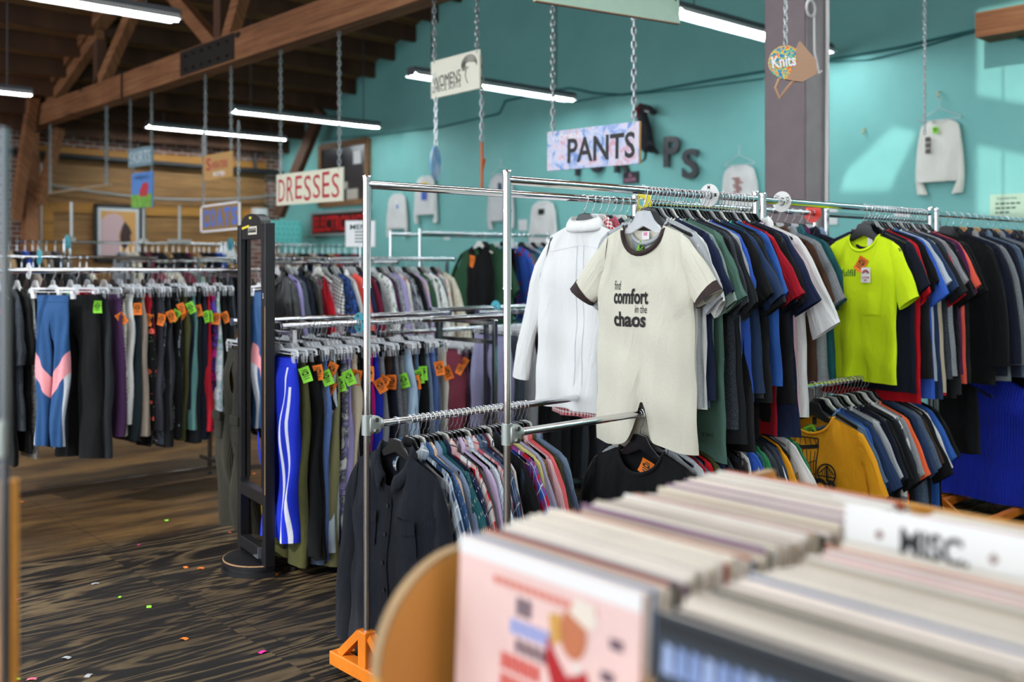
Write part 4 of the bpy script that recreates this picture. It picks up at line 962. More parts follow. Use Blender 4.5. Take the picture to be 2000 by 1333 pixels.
m = MB(); m.grid(lambda i, j: (.08 + .085 * (i - .5), nf_(.08 + .085 * (i - .5), -.42 - .11 * j, .005), -.42 - .11 * j), 5, 5); m.build('pocket', fabric('solid.neon'), neon, smooth=180)
MB().box((.045, -.043, -.335), (.052, .002, .075), bev=.0008).build('brand_tag', plain('tag_white', 'f4f2f2', .5), neon)
m = MB()
for k in range(9): a = PI * (.1 + .8 * k / 8); m.prism([(.045 + .008 * cos(a), -.33 + .008 * sin(a)), (.045 + .022 * cos(a - .12), -.33 + .022 * sin(a - .12)), (.045 + .022 * cos(a + .12), -.33 + .022 * sin(a + .12))], -.046, -.0445)
m.build('tag_emblem', red, neon); lettering('CUSTOM', .04, .009, red, neon, -.0455, .045, -.347, .02); lettering('INK', .018, .009, red, neon, -.0455, .045, -.36, .02)
MB().box((.03, .012, -.165), (.03, .002, .05)).build('neck_label', plain('label_white', 'f2eef0', .7), neon)
# gold tee rail
u_gold = on_v(1588, VB + .03)[0]
C_LOW = [('printed tee', 'shirt', 'solid.gold', u_gold, dict(NZ=.135, hz=1.22, L=.72, hw=.275, sh=.235, nk=.1, nf=.08, D=.04, sleeve='short', sl=.27, collar='crew', res=(24, 20), rz=.0, tags=((-.03, -.0, -.19, 'lime', .15, -.45, (.055, .07)),)), 'gold tee with a black bridge emblem and lettering, hanging on the lower rail')]
for i, c in enumerate(('steel', 'blue', 'indigo', 'heather.charcoal.slate', 'heather.silver.ash', 'black', 'midnight', 'jet', 'black', 'charcoal', 'hoop.white.grey', 'heather.ash.grey', 'ff7043', 'black', 'indigo', 'heather.slate.steel', 'chocolate', 'black', 'jet', 'white', 'blue', 'black')):
    HEX.setdefault(c, c); C_LOW.append(tee(c, u_gold + .05 + i * .034, i, collar='crew', L=R.uniform(.7, .8), sl=R.uniform(.22, .3)))
CN['ff7043'] = 'bright orange'
r = rail("gold tee's rail", C_LOW, VB + .03, ZL, hangers=('black', 'black', 'white', 'black', 'grey'), group="tees on the gold tee's rail")
gold, gf, _ = r[0]; pb2 = plain('print_black', '14110d', .8)
sf = lambda X, Zz: gf(X, Zz + .062, .0035)
m = MB(); line_on(m, [(-.12, -.3), (.045, -.3), (.04, -.52)], .006, sf); line_on(m, [(-.12, -.3), (-.1, -.52)], .005, sf)
line_on(m, [(-.11, -.335), (-.04, -.35), (.045, -.335)], .018, sf)
for k in range(6): line_on(m, [(-.1 + .025 * k, -.3), (-.11 + .03 * k, -.335)], .004, sf); line_on(m, [(-.08 + .022 * k, -.36), (-.03 + .012 * k, -.44), (-.06 + .02 * k, -.52)], .004, sf)
line_on(m, [(-.08, -.4), (-.03, -.43), (.04, -.4)], .004, sf); line_on(m, [(-.08, -.46), (-.03, -.48), (.04, -.46)], .004, sf)
C0 = (.095, -.455)
line_on(m, [(C0[0] + .045 * cos(a), C0[1] + .045 * sin(a)) for a in [k * PI / 12 for k in range(25)]], .007, sf)
line_on(m, [(C0[0] - .04, C0[1] - .012), (C0[0] + .04, C0[1] - .012)], .006, sf); line_on(m, [(C0[0] - .038, C0[1]), (C0[0], C0[1] + .036), (C0[0] + .038, C0[1])], .005, sf); line_on(m, [(C0[0], C0[1] - .035), (C0[0], C0[1] + .04)], .009, sf)
for k in (-2, -1, 1, 2): line_on(m, [(C0[0] + k * .011, C0[1] - .012), (C0[0] + k * .011, C0[1] + .03 - abs(k) * .008)], .003, sf)
m.build('bridge_emblem', pb2, gold, loc=(0, 0, .062))
lettering('RIOR', .2, .085, pb2, gold, x0=.055, z0=-.52, bold=.05, surf=sf).location.z = .062
MB().box((0, .012, -.165), (.022, .002, .035)).build('neck_label', plain('label_black', '1a1a1a', .7), gold)
# blazers
D_UP = [('blazer', 'blazer', c, 5.62 + i * .092, dict(L=R.uniform(.76, .84), hw=.27, sh=.235, nk=.075, nf=.2, D=.045, sleeve='long', sl=.62, collar='shirt', res=(12, 14), fold=.005)) for i, c in enumerate(('solid.ink', 'solid.midnight', 'tweed.charcoal.ash', 'solid.midnight', 'heather.slate.steel', 'solid.black', 'tweed.slate.grey', 'solid.navy', 'pinstripe.midnight.slate', 'solid.charcoal', 'tweed.brown.taupe', 'solid.black', 'solid.slate', 'solid.midnight', 'tweed.taupe.beige', 'solid.navy', 'solid.ink'))]
rail('blazer rail', D_UP, VB + .06, ZU, hangers=('black', 'black', 'wood', 'black', 'wood'), group='blazers on the blazer rail', wob=.05)
D_LOW = [('skirt', 'skirt', 'solid.ink', 5.74, dict(L=.4, hw=.13, sh=.12, nk=.05, nf=.02, D=.05, sleeve='none')),
         ('knit coat', 'coat', 'knit.cobalt', 6.2, dict(L=.74, hw=.34, sh=.24, D=.1, sleeve='long', sl=.6, nf=.05, flare=.1, res=(18, 16)), 'bright blue knitted coat hanging under the blazers at the right edge'),
         ('overcoat', 'coat', 'solid.black', 6.5, dict(L=.78, hw=.3, sh=.23, D=.08, sleeve='long', sl=.6)), ('overcoat', 'coat', 'solid.jet', 6.75, dict(L=.78, hw=.28, sh=.22, D=.06, sleeve='long', sl=.6))]
rail('rail under the blazers', D_LOW, VB + .06, ZL, hangers=('black',), group='coats under the blazers')

# ------------------------------------------------------------------ trousers
t_ = NT('leggings_panel'); q_ = t_.xyz(t_.uv(kind='Object')); ax = t_.math('ABSOLUTE', q_[0]); dz = t_.math('SUBTRACT', -.15, q_[2])
e_ = t_.math('SUBTRACT', dz, t_.math('SUBTRACT', .5, t_.math('MULTIPLY', ax, 1.35)))
pinkf = t_.math('MULTIPLY', t_.math('GREATER_THAN', e_, 0), t_.math('LESS_THAN', e_, .125))
whitef = t_.math('MULTIPLY', t_.math('GREATER_THAN', e_, .125), t_.math('GREATER_THAN', ax, .1))
c_ = t_.mix(pinkf, t_.mix(whitef, '274b78', 'ccd0da'), 'e0949c'); t_.bump(t_.noise(t_.uv(kind='Object'), 20, 3), .3, .01)
MATS['legging.blue.pink.white'] = t_.fin(c_, .8, 0, .2)
t_ = NT('track_pants'); q_ = t_.xyz(t_.uv(kind='Object')); dz = t_.math('SUBTRACT', -.15, q_[2])
f_ = 0
for x0 in (.112, .146):
    a_ = t_.math('LESS_THAN', t_.math('ABSOLUTE', t_.math('SUBTRACT', t_.math('SUBTRACT', q_[0], t_.math('MULTIPLY', t_.math('SUBTRACT', dz, .0), -.03)), x0)), .0062)
    f_ = a_ if x0 == .112 else t_.math('MAXIMUM', f_, t_.math('MULTIPLY', a_, t_.math('GREATER_THAN', dz, .13)))
f_ = t_.math('MULTIPLY', f_, t_.math('GREATER_THAN', dz, .04))
t_.bump(t_.noise(t_.uv(kind='Object'), 16, 3), .4, .012); MATS['track.royal.white'] = t_.fin(t_.mix(f_, '1a30c4', 'dfe2ee'), .75, 0, .25)
def slack(noun, c, u, **k):
    d = dict(L=R.uniform(.9, 1.0), ww=.165, hip=R.uniform(.185, .215), cw=R.uniform(.075, .1), D=R.uniform(.02, .032), res=(6, 14)); d.update(k)
    return (noun, 'trousers', c if '.' in c else 'solid.' + c, u, d)
def rt(col): return (R.uniform(.175, .215), -.025, -.15 - R.uniform(.03, .13), col, R.uniform(.4, 1.2), R.uniform(-.6, .6))
E = [('trousers', 'trousers', 'track.royal.white', on_v(545, VE)[0], dict(L=.88, ww=.165, hip=.175, cw=.064, D=.04, res=(14, 30), fold=.009, rz=.0, skew=.0, name='track_pants'), 'royal blue track pants with white side stripes, first on the jeans rail')]
el = [(597, 'cord.olive', 1.0, 'lime'), (606, 'black', .95, ''), (616, 'ink', .97, 'orange'), (627, 'denim.indigo', 1.0, 'lime'), (636, 'denim.blue', .98, ''), (643, 'black', .9, 'orange'), (650, 'khaki', 1.02, 'orange'), (657, 'denim.ice', .95, ''), (668, 'black', .92, 'lime'), (678, 'tiedye.lavender.slate.white', .86, 'lime'), (685, 'lavender', .9, ''), (691, 'beige', .86, ''), (699, 'pinstripe.black.ash', .9, 'orange'), (707, 'charcoal', .9, 'orange'), (718, 'chocolate', .9, ''), (729, 'magenta', .92, ''), (734, 'cobalt', .9, 'orange'), (741, 'grey', .92, 'orange'), (749, 'check.midnight.indigo', .94, ''), (757, 'chocolate', .9, 'orange'), (768, 'midnight', .9, ''), (776, 'heather.slate.grey', .94, ''), (785, 'tweed.black.ash', .94, 'lime'), (794, 'denim.sky', .9, ''), (802, 'charcoal', .84, ''), (807, 'brown', .9, 'orange'), (813, 'denim.denim', .95, 'lime'), (822, 'black', .92, 'lime'), (833, 'denim.steel', .96, ''), (842, 'denim.blue', .96, 'orange'), (852, 'denim.indigo', .97, ''), (873, 'ivory', .92, 'orange')]
for px, c, L, tg in el:
    s_ = c.startswith('denim'); E.append(slack('jeans' if s_ else 'trousers', c, on_v(px, VE - .15)[0], L=L, tags=((rt(tg),) if tg else ())))
rail('jeans rail', E, VE, 1.2, 'clip', ('clear', 'clear', 'clear', 'black', 'clear'), group='trousers on the jeans rail', wob=.12)
E2 = [('trousers', 'trousers', 'cord.2c2a22', 2.45, dict(L=.93, ww=.16, hip=.19, cw=.1, D=.05, res=(12, 26), fold=.014, rz=-.1, name='cargo_trousers'), 'olive grey cargo trousers hanging left of the black mirror'), ('trousers', 'trousers', 'solid.yellow', 2.5, dict(L=.94, ww=.16, cw=.075, D=.03), 'yellow trousers hanging behind the olive grey cargo trousers')]
HEX['2c2a22'] = '2c2a22'; CN['2c2a22'] = 'olive grey'
for i, c in enumerate(('brown', 'black', 'heather.charcoal.slate', 'navy', 'black', 'chocolate', 'olive', 'denim.indigo', 'black', 'slate')): E2.append(slack('trousers', c, 2.56 + i * .08, L=R.uniform(.9, 1.03)))
r = rail("cargo trousers' rail", E2, VE2, 1.2, 'clip', ('clear', 'black'), group='trousers behind the mirror')
cg = r[0][0]
for s in (-1, 1):
    m = MB().box((s * .13, -.068, -.55), (.1, .022, .14), bev=.008); m.box((s * .13, -.08, -.5), (.11, .014, .05), bev=.005); m.build('cargo_pocket', fabric('cord.2c2a22'), cg, smooth=60)
hl = [(165, 'ink', .98, 'lime', dict(cw=.1, D=.04, ww=.18, rz=.4, name='wide_trousers')), (192, 'charcoal', .99, '', dict(cw=.1, rz=.25)), (228, 'heather.purple.plum', .87, 'orange', {}), (243, 'optic.white', .87, '', dict(D=.03)), (252, 'white', .8, '', {}), (262, '1c272d', .9, 'orange', {}), (273, 'taupe', .88, '', {}), (286, 'crimson', .78, '', {}), (297, 'floral.black.coral.teal', .8, 'orange', {}), (304, '33313a', .86, 'orange', {}), (311, 'camo.slate.charcoal.ash', .95, '', {}), (323, 'black', .97, 'orange', {}), (332, '33313a', .86, '', {}), (341, 'black', .92, 'orange', {}), (349, 'camo.grey.charcoal.ash', .84, 'lime', {}), (356, 'olive', .94, 'orange', {}), (364, 'midnight', .74, 'lime', {}), (376, '55807d', .88, '', {}), (388, 'charcoal', .97, 'orange', {}), (399, 'midnight', .95, 'lime', {}), (405, 'crimson', .9, 'lime', {}), (411, 'tiedye.violet.midnight.magenta', .9, '', {}), (418, 'tiedye.sage.ice.white', .9, '', {}), (428, 'tiedye.ice.sage.white', .86, 'orange', {}), (438, 'black', .9, 'orange', {}), (446, 'jet', .9, '', {})]
for h_, nme in (('1c272d', 'dark teal'), ('33313a', 'dark plum grey'), ('55807d', 'muted teal')): HEX[h_] = h_; CN[h_] = nme
H = [('leggings', 'leggings', 'legging.blue.pink.white', on_v(104, VH)[0], dict(L=.9, ww=.118, hip=.128, cw=.054, D=.026, res=(12, 26), rz=.5, tags=()), 'blue leggings with a pink chevron and white side panels')]
for px, c, L, tg, kw in hl: H.append(slack('trousers', c, on_v(px, VH - .13)[0], L=L, tags=((rt(tg),) if tg else ()), **kw))
rail('leggings rail', H, VH, 1.462, 'clip', ('clear', 'clear', 'clear', 'clear', 'black'), group='trousers on the leggings rail', wob=.15)
MB().box((0, 0, 0), (.0001, .0001, .0001)) if False else None
# dresses behind the leggings
DR = dict(L=1.0, hw=.23, sh=.19, D=.03, nf=.1, res=(8, 12), flare=.3)
hd = [('solid.royal', 'short'), ('floral.ink.coral.crimson', 'long'), ('solid.black', 'none'), ('heather.charcoal.slate', 'long'), ('solid.black', 'long'), ('lace.white.silver', 'none'), ('solid.ink', 'long'), ('floral.black.white.crimson', 'none'), ('solid.black', 'none'), ('heather.forest.sage', 'none'), ('solid.red', 'none'), ('lace.crimson.black', 'short'), ('solid.rose', 'short'), ('solid.black', 'short'), ('floral.purple.white.magenta', 'none'), ('solid.midnight', 'none'), ('solid.black', 'none'), ('lace.charcoal.ash', 'none'), ('solid.jet', 'none'), ('floral.white.coral.red', 'short'), ('solid.wine', 'none'), ('solid.black', 'short'), ('lace.violet.midnight', 'none'), ('solid.black', 'none'), ('solid.ash', 'none')]
H2 = [('dress', 'dress', c, on_v(14, VH2)[0] - .16 + i * .055, dict(DR, sleeve=s_, sl=.4 if s_ == 'long' else .18, L=R.uniform(.8, 1.12))) for i, (c, s_) in enumerate(hd)]
rail('dress rail behind the leggings', H2, VH2, 1.462, 'top', ('clear', 'black'), group='dresses behind the leggings')
# coats and blouses rail
CO = dict(L=.75, hw=.25, sh=.21, D=.03, res=(9, 12), sleeve='long', sl=.52)
jl = [(538, 'jacket', 'leather.ink', dict(collar='shirt', D=.05)), (552, 'jacket', 'solid.lavender', {}), (562, 'jacket', 'solid.slate', {}), (573, 'jacket', 'solid.midnight', dict(collar='shirt')), (588, 'jacket', 'satin.20241f', dict(collar='shirt', D=.05)),
      (621, 'strap dress', 'lace.crimson.red', dict(sleeve='strap', nk=.1, nf=.16, L=.9, flare=.5, sh=.15, D=.04, res=(16, 16), hanger='white', tags=((.02, -.05, -.5, 'orange', 0, .2),))), (633, 'strap dress', 'tiedye.white.ash.magenta', dict(sleeve='strap', nk=.1, nf=.14, L=.9, hanger='grey', flare=.3)), (641, 'dress', 'check.black.white', dict(sleeve='none')), (648, 'dress', 'lace.navy.blue', dict(sleeve='short')), (655, 'dress', 'solid.black', dict(sleeve='none')), (664, 'robe', 'solid.white', dict(collar='shirt', L=.85, D=.05)), (678, 'blouse', 'satin.f05a50', {}), (688, 'jacket', 'solid.navy', dict(D=.04)), (699, 'blouse', 'solid.burgundy', {}), (707, 'blouse', 'solid.midnight', {}),
      (727, 'blouse', 'floral.white.green.mustard', {}), (737, 'blouse', 'solid.plum', {}), (744, 'blouse', 'lace.ash.slate', {}), (751, 'cardigan', 'solid.lavender', {}), (758, 'blouse', 'solid.lilac', {}), (767, 'blouse', 'floral.white.coral.peach', {}), (778, 'graphic tee', 'tiedye.black.grey.ash', dict(sleeve='short')), (788, 'blouse', 'solid.jet', {}), (797, 'blouse', 'floral.lilac.lemon.rose', {}), (808, 'blouse', 'solid.forest', {}), (816, 'blouse', 'solid.white', {}), (826, 'blouse', 'floral.white.green.teal', {}), (833, 'blouse', 'solid.steel', {}), (844, 'blouse', 'floral.ivory.rose.mauve', {}), (856, 'blouse', 'lace.bone.beige', dict(sleeve='short'))]
for h_, nme in (('20241f', 'black green'), ('f05a50', 'coral red')): HEX[h_] = h_; CN[h_] = nme
J = [(nn, nn.split()[-1], c, on_v(px, VJ)[0], dict(CO, **kw)) for px, nn, c, kw in jl]
rail('coat and blouse rail', J, VJ, 1.545, 'top', ('clear', 'black', 'grey'), group='garments on the coat and blouse rail')
# robe rail
Ls = [('top', 'top', 'solid.ink', on_v(936, VL)[0], dict(L=.95, hw=.22, sh=.17, D=.06, sleeve='none', nk=.08, res=(12, 14), hanger='white', tags=((-.03, -.06, -.2, 'orange', 0, .2, (.07, .11)), (.15, -.04, -.65, 'orange', 0, -.1, (.08, .09)))), 'black sleeveless top with two orange tags beside the green robe'), ('robe', 'robe', 'solid.forest', on_v(946, VL)[0], dict(L=.98, hw=.34, sh=.24, D=.09, sleeve='short', sl=.34, res=(14, 14), collar='shirt', rz=.25), 'dark green robe on the high rail between the two chrome posts')]
for px, nn, c, kw in ((968, 'dress', 'floral.midnight.turquoise.pink', dict(sleeve='none')), (982, 'dress', 'solid.ink', dict(sleeve='none')), (1000, 'blouse', 'floral.royal.crimson.coral', dict(sleeve='short')), (1018, 'camisole', 'solid.pink', dict(sleeve='strap', L=.5)), (1030, 'camisole', 'heather.grey.ash', dict(sleeve='strap', L=.5)), (1040, 'dress', 'solid.3a8fb0', dict(sleeve='none', L=1.0)), (1050, 'dress', 'solid.black', dict(sleeve='none')), (1060, 'blouse', 'solid.white', {}), (1072, 'blouse', 'solid.turquoise', {})):
    Ls.append((nn, nn, c, on_v(px, VL)[0], dict(dict(L=.7, hw=.23, sh=.19, D=.04, res=(8, 10), sleeve='long', sl=.5), **kw)))
HEX['3a8fb0'] = '3a8fb0'; CN['3a8fb0'] = 'bright teal blue'
rail("green robe's rail", Ls, VL, ZU, 'top', ('clear', 'black'), group="garments on the green robe's rail")
G = [('trousers', 'trousers', 'heather.8a8f9f.lavender', 4.1, dict(L=.95, ww=.17, hip=.2, cw=.1, D=.05), 'pale grey lavender trousers hanging behind the second chrome post')]
HEX['8a8f9f'] = '8a8f9f'; CN['8a8f9f'] = 'grey'
for i, c in enumerate(('slate', 'ash', 'black', 'charcoal', 'jet', 'black', 'slate', 'ink', 'heather.charcoal.slate', 'black', 'midnight', 'black')): G.append(slack('trousers', c, 4.2 + i * .095, D=.045))
rail('grey trousers rail', G, 4.72, 1.2, 'clip', ('clear',), group='trousers on the grey trousers rail')
M_ = []
for px, c, L, tg in ((893, 'wine', .6, 'orange'), (908, 'heather.maroon.mauve', .62, 'orange'), (918, 'black', .6, ''), (926, 'heather.taupe.ash', .55, 'orange'), (934, 'ash', .6, ''), (941, 'gingham.white.blue', .4, 'orange'), (952, 'taupe', .6, 'orange'), (962, 'slate', .6, ''), (1000, 'black', .6, ''), (1030, 'jet', .6, ''), (1060, 'black', .6, '')):
    M_.append(slack('trousers', c, on_v(px, 5.75 - .13)[0], L=L, tags=((rt(tg),) if tg else ())))
rail('low rail between the posts', M_, 5.75, 1.02, 'clip', ('clear',), group='trousers on the low rail between the posts')
# far rails: small in the picture
def far_row(name, v, z, spans, cat_noun, L, pal, group, step):
    its = []
    for a, b in spans:
        u = on_v(a, v)[0]; e = on_v(b, v)[0]
        while u < e:
            c = R.choice(pal); its.append((cat_noun, cat_noun, c, u, dict(L=L * R.uniform(.9, 1.1), hw=.24, sh=.21, D=.035, sleeve=R.choice(('long', 'long', 'short')), res=(5, 6), fold=.006))); u += step * R.uniform(.7, 1.35)
    rail(name, its, v, z, hangers=(), group=group)
    hk_ = MB()
    for it in its:
        o = Vector((it[3], v, z)); hk_.tube([o + Vector((0, -p[0], p[2])) for p in hook_pts(.12)], .003, 4)
    h = hk_.build('hanger_hooks', CH); h['label'] = 'steel hanger hooks crowded along the ' + name; h['category'] = 'hangers'; h['kind'] = 'stuff'
P1 = ['solid.black', 'solid.charcoal', 'solid.jet', 'solid.taupe', 'solid.midnight', 'solid.purple', 'solid.crimson', 'solid.beige', 'solid.sage', 'solid.brown', 'solid.slate', 'floral.black.white.rose', 'solid.royal', 'heather.grey.ash', 'solid.wine', 'solid.cream', 'solid.ink', 'solid.tan']
far_row('open rail beyond the leggings', 9.3, 1.565, ((20, 185),), 'blouse', .65, P1, 'garments on the open rail beyond the leggings', .075)
far_row('rail just beyond the open rail', 9.9, 1.535, ((310, 456), (530, 700)), 'blouse', .65, P1, 'garments just beyond the open rail', .1)
far_row('high rail by the left end of the brick wall', 13.0, ZU, ((15, 124),), 'jacket', .75, P1, 'jackets by the left end of the brick wall', .09)
far_row('high rail before the framed portrait', 13.0, ZU, ((236, 432),), 'jacket', .75, P1 + ['solid.purple', 'solid.royal'], 'jackets before the framed portrait', .09)
far_row('high rail before the turquoise corner', 13.0, ZU, ((526, 705),), 'jacket', .75, P1, 'jackets before the turquoise corner', .1)
far_row('rail behind the green robe', VL + .52, ZU, ((1000, 1075),), 'dress', .9, P1, 'dresses behind the green robe', .09)
for i, (u, c) in enumerate(((5.62, 'charcoal'), (5.78, 'jet'))):
    o, _f = top_garment('scarf', 'knit.' + c, L=.7, hw=.09, sh=.08, nk=.03, D=.04, sleeve='none'); o.location = (u - .3, 12.3, 1.7); o.rotation_euler = (0, 0, -.7)
    tag(o, 'dark scarf hanging before the framed portrait, ' + ('nearer the pink hood' if i == 0 else 'nearer the orange side'), 'scarf')
    MB().cyl((0, 0, -.14), (0, 0, -1.66), .012, 8).build('stand', blk, o); MB().cyl((0, 0, -1.7), (0, 0, -1.66), .14, 20).build('foot', blk, o)

# sweatshirts pinned on the turquoise wall -----------------------------
def pinned(px, py_neck, spec, L, label, sl=.6, hw=.24, wire_h=False, rz=0.):
    root, fr = top_garment('sweatshirt', spec, L=L, hw=hw, sh=hw * .78, nk=.075, nf=.045, D=.03, sleeve='long', sl=sl, collar='crew', res=(10, 12), fold=.008, fl=.12)
    p = on_wall(px, py_neck, .05); root.location = (p.x, p.y, p.z + .108); root.rotation_euler = (0, rz, -PI / 2); tag(root, label, 'sweatshirt', 'sweatshirts pinned on the turquoise wall')
    return root, fr
HEX['dfe0de'] = 'dfe0de'; CN['dfe0de'] = 'white'
r1, f1 = pinned(776, 378, 'solid.dfe0de', .56, 'white sweatshirt with a small blue emblem pinned on the turquoise wall', .6)
MB().cyl((.04, f1(.04, -.32), -.32), (.04, f1(.04, -.32) - .004, -.32), .035, 12).build('emblem', plain('emblem_blue', '6d8fc4', .7), r1)
r2, f2 = pinned(831, 343, 'solid.dfe0de', .6, 'white sweatshirt with a yellow and blue print beside the round blue sign', .64)
MB().box((.02, f2(.02, -.28) - .006, -.28), (.15, .006, .12)).build('yellow_print', plain('print_yellow', 'e2c022', .7), r2); MB().box((.02, f2(.02, -.4) - .006, -.42), (.13, .006, .14)).build('blue_print', plain('print_blue', '3457b0', .7), r2)
r3, f3 = pinned(978, 340, 'heather.dfe0de.silver', .66, 'white sweatshirt half hidden behind the second chrome post', .68)
MB().cyl((.0, f3(.0, -.3), -.3), (.0, f3(.0, -.3) - .005, -.3), .07, 14).build('emblem', plain('emblem_navy', '3c4568', .7), r3)
r4, f4 = pinned(1061, 392, 'solid.dfe0de', .62, 'white sweatshirt with a black graphic, left of the white dress shirt', .6)
MB().box((0, f4(0, -.26) - .005, -.26), (.12, .006, .08), bev=.002).build('black_print', plain('print_black', '14110d', .8), r4)
r5, f5 = pinned(1444, 322, 'solid.dfe0de', .55, 'white sweatshirt with a rust print beside the brown column', .5, .22)
m = MB()
for k in range(7): m.box((.0 + .02 * (k % 3 - 1), f5(0, -.35) - .006, -.26 - .025 * k), (.1 - .02 * (k % 2), .006, .014))
m.build('rust_print', plain('print_rust', '8c3a2c', .8), r5)
r6, f6 = pinned(1835, 234, 'heather.dfe0de.bone', .58, 'off-white sweatshirt with a green tag hanging alone at right', .62, .2)
price_tag(r6, -.015, -.06, -.18, 'lime', 0, 0, (.055, .06))
m = MB()
for k in range(3): m.box((-.09, f6(-.09, -.35) - .008, -.29 - .055 * k), (.05, .006, .045))
m.build('photo_print', plain('print_greybrown', '5c5554', .8), r6)
wh = plain('wire_white', 'c3cdd0', .4)
for px, py, nm_ in ((1835, 232, 'off-white sweatshirt at right'), (1444, 320, 'rust printed sweatshirt'), (978, 338, 'sweatshirt behind the second chrome post')):
    p = on_wall(px, py, .05); o = thing('wire_hanger', 'pale wire hanger holding the ' + nm_, 'hanger', (p.x, p.y, p.z + .1), WROT)
    MB().tube([(0, 0, .06), (.02, 0, .085), (0, 0, .1), (-.02, 0, .085)], .004, 6).tube([(0, 0, .06), (0, 0, 0)], .004, 6).build('hook', wh, o)
    MB().tube([(0, 0, 0), (.19, 0, -.09), (.2, 0, -.11), (-.2, 0, -.11), (-.19, 0, -.09)], .0045, 6, True).build('frame', wh, o)

# ------------------------------------------------------------------ standing mirror
mx, my0, my1 = 2.36, 4.3, 4.7
mb_ = plain('mirror_black', '16161a', .35, 0, .5); wornm = plain('mirror_worn', 'b08a63', .7)
mo = thing('standing_mirror', 'tall narrow black standing mirror on a half-round base', 'mirror', (mx, (my0 + my1) / 2, 0), (0, 0, -PI / 2 - .14)); hw_ = (my1 - my0) / 2
for s in (-1, 1):
    MB().box((s * (hw_ - .022), 0, .875), (.044, .05, 1.65), bev=.004).build('stile', mb_, mo)
    MB().box((s * (hw_ - .05), -.014, 1.05), (.014, .02, 1.25)).build('inner_moulding', mb_, mo)
for z, h in ((1.66, .07), (.37, .06), (.1, .06)): MB().box((0, 0, z), (2 * hw_ - .08, .044, h), bev=.003).build('cross_rail', mb_, mo)
arch = [(-hw_, 1.69)] + [(hw_ * .72 * cos(PI - i * PI / 12), 1.70 + .05 * sin(i * PI / 12)) for i in range(13)] + [(hw_, 1.69)]
MB().prism(arch, -.025, .025).build('arched_top', mb_, mo)
gl = NT('mirror_glass'); gm = gl.fin((.9, .9, .9), .015, 1.0)
MB().box((0, .004, 1.015), (2 * hw_ - .09, .006, 1.24)).build('mirror_glass', gm, mo)
half = [(.185 * cos(PI + i * PI / 20), .185 * sin(PI + i * PI / 20) + .03) for i in range(21)]
half2 = [(p[0] * 1.05, (p[1] - .03) * 1.05 + .03) for p in half]
b = MB().prism(half2, 0, .022, 'z').prism([(p[0] * .95, p[1] * .95) for p in half], .022, .034, 'z').prism(half, .034, .056, 'z')
b.build('half_round_base', mb_, mo, smooth=30)
MB().prism([(p[0] * 1.006, p[1] * 1.004) for p in half], .052, .0565, 'z').build('worn_rim', wornm, mo); MB().prism([(p[0] * .985, p[1] * .985) for p in half], .0566, .0575, 'z').build('base_top', mb_, mo)
MB().box((hw_ - .003, -.024, .85), (.004, .004, .9)).build('worn_edge', wornm, mo)
t = MB().box((.03, -.026, 1.667), (.12, .003, .04)); t.build('paper_label', plain('paper_cream', 'd8d2c0', .7), mo)
sc_ = MB()
for k in range(6): sc_.tube([(-.02 + .018 * k, -.029, 1.657), (-.012 + .018 * k, -.029, 1.679), (-.01 + .018 * k, -.029, 1.657)], .0014, 4)
sc_.build('pen_scribble', blk, mo)
MB().box((-.07, -.027, 1.685), (.1, .003, .012), ry=-.1).build('yellow_tape', plain('tape_yellow', 'e6cf2e', .5), mo); MB().box((.0, -.027, 1.73), (.03, .003, .012)).build('yellow_sticker', plain('tape_yellow', 'e6cf2e', .5), mo)
lettering('S', .012, .026, plain('chalk_white', 'f2f0f4'), mo, -.027, hw_ - .022, 1.35, .02)
MB().box((hw_ - .09, -.03, .088), (.06, .02, .006)).box((hw_ - .062, -.028, .11), (.006, .02, .05)).build('corner_bracket', hm, mo)

# ------------------------------------------------------------------ size discs on the rails
def size_disc(u, v, z, r_out, mat, label, txt=None, rz=0.):
    o = thing('size_disc', label, 'size disc', (u, v, z), (0, 0, -PI / 2 + rz)); n = 28; ri = .019
    a = MB(); vs = []
    for y in (-.002, .002):
        for rr in (ri, r_out): vs += [(rr * cos(2 * PI * k / n), y, rr * sin(2 * PI * k / n)) for k in range(n)]
    fs = []
    for k in range(n):
        q = (k + 1) % n; fs += [(k, q, n + q, n + k), (2 * n + k, 3 * n + k, 3 * n + q, 2 * n + q), (n + k, n + q, 3 * n + q, 3 * n + k), (k, 2 * n + k, 2 * n + q, q)]
    a.add(vs, fs); a.build('ring', mat, o)
    if txt:
        for ang in txt[1]:
            g, f = glyphs(txt[0], .012 * len(txt[0]), .017, .01); ca, sa = cos(ang), sin(ang); cx, cz = 0, (ri + r_out) / 2
            MB().add([((x + cx) * ca - (z2 + cz) * sa, -.0028, (x + cx) * sa + (z2 + cz) * ca) for x, z2 in g], f).build('size_letter', blk, o)
    return o
dw, dy, dr, dc = plain('disc_white', 'eceae6', .4), plain('disc_yellow', 'e8d81e', .4), plain('disc_red', 'e0301e', .4), plain('disc_cyan', '4fb3c4', .4)
size_disc(on_v(1385, VB)[0], VB, ZU, .047, dw, 'white size disc marked M on the cream tee rail', ('M', (0, -PI / 2)))
size_disc(on_v(1527, VB + .03)[0], VB + .03, ZU, .047, dw, 'white size disc marked XXL at the start of the neon tee rail', ('XXL', (-1.4, 1.0)))
size_disc(on_v(1587, VA)[0], VA, ZU, .052, dr, 'red size disc on the rear rail in front of the column')
size_disc(on_v(1255, VA)[0], VA, ZU, .052, dy, 'yellow size disc on the rear rail behind the cream tee', ('XL', (.8, 2.4)))
size_disc(on_v(702, VE)[0], VE, 1.2, .052, dc, 'cyan size disc on the jeans rail beside the chrome post', ('M', (.3, 1.7, 3.3, 4.9)))
size_disc(on_v(968, VG)[0], VG, 1.2, .05, dc, 'cyan size disc behind the second chrome post')
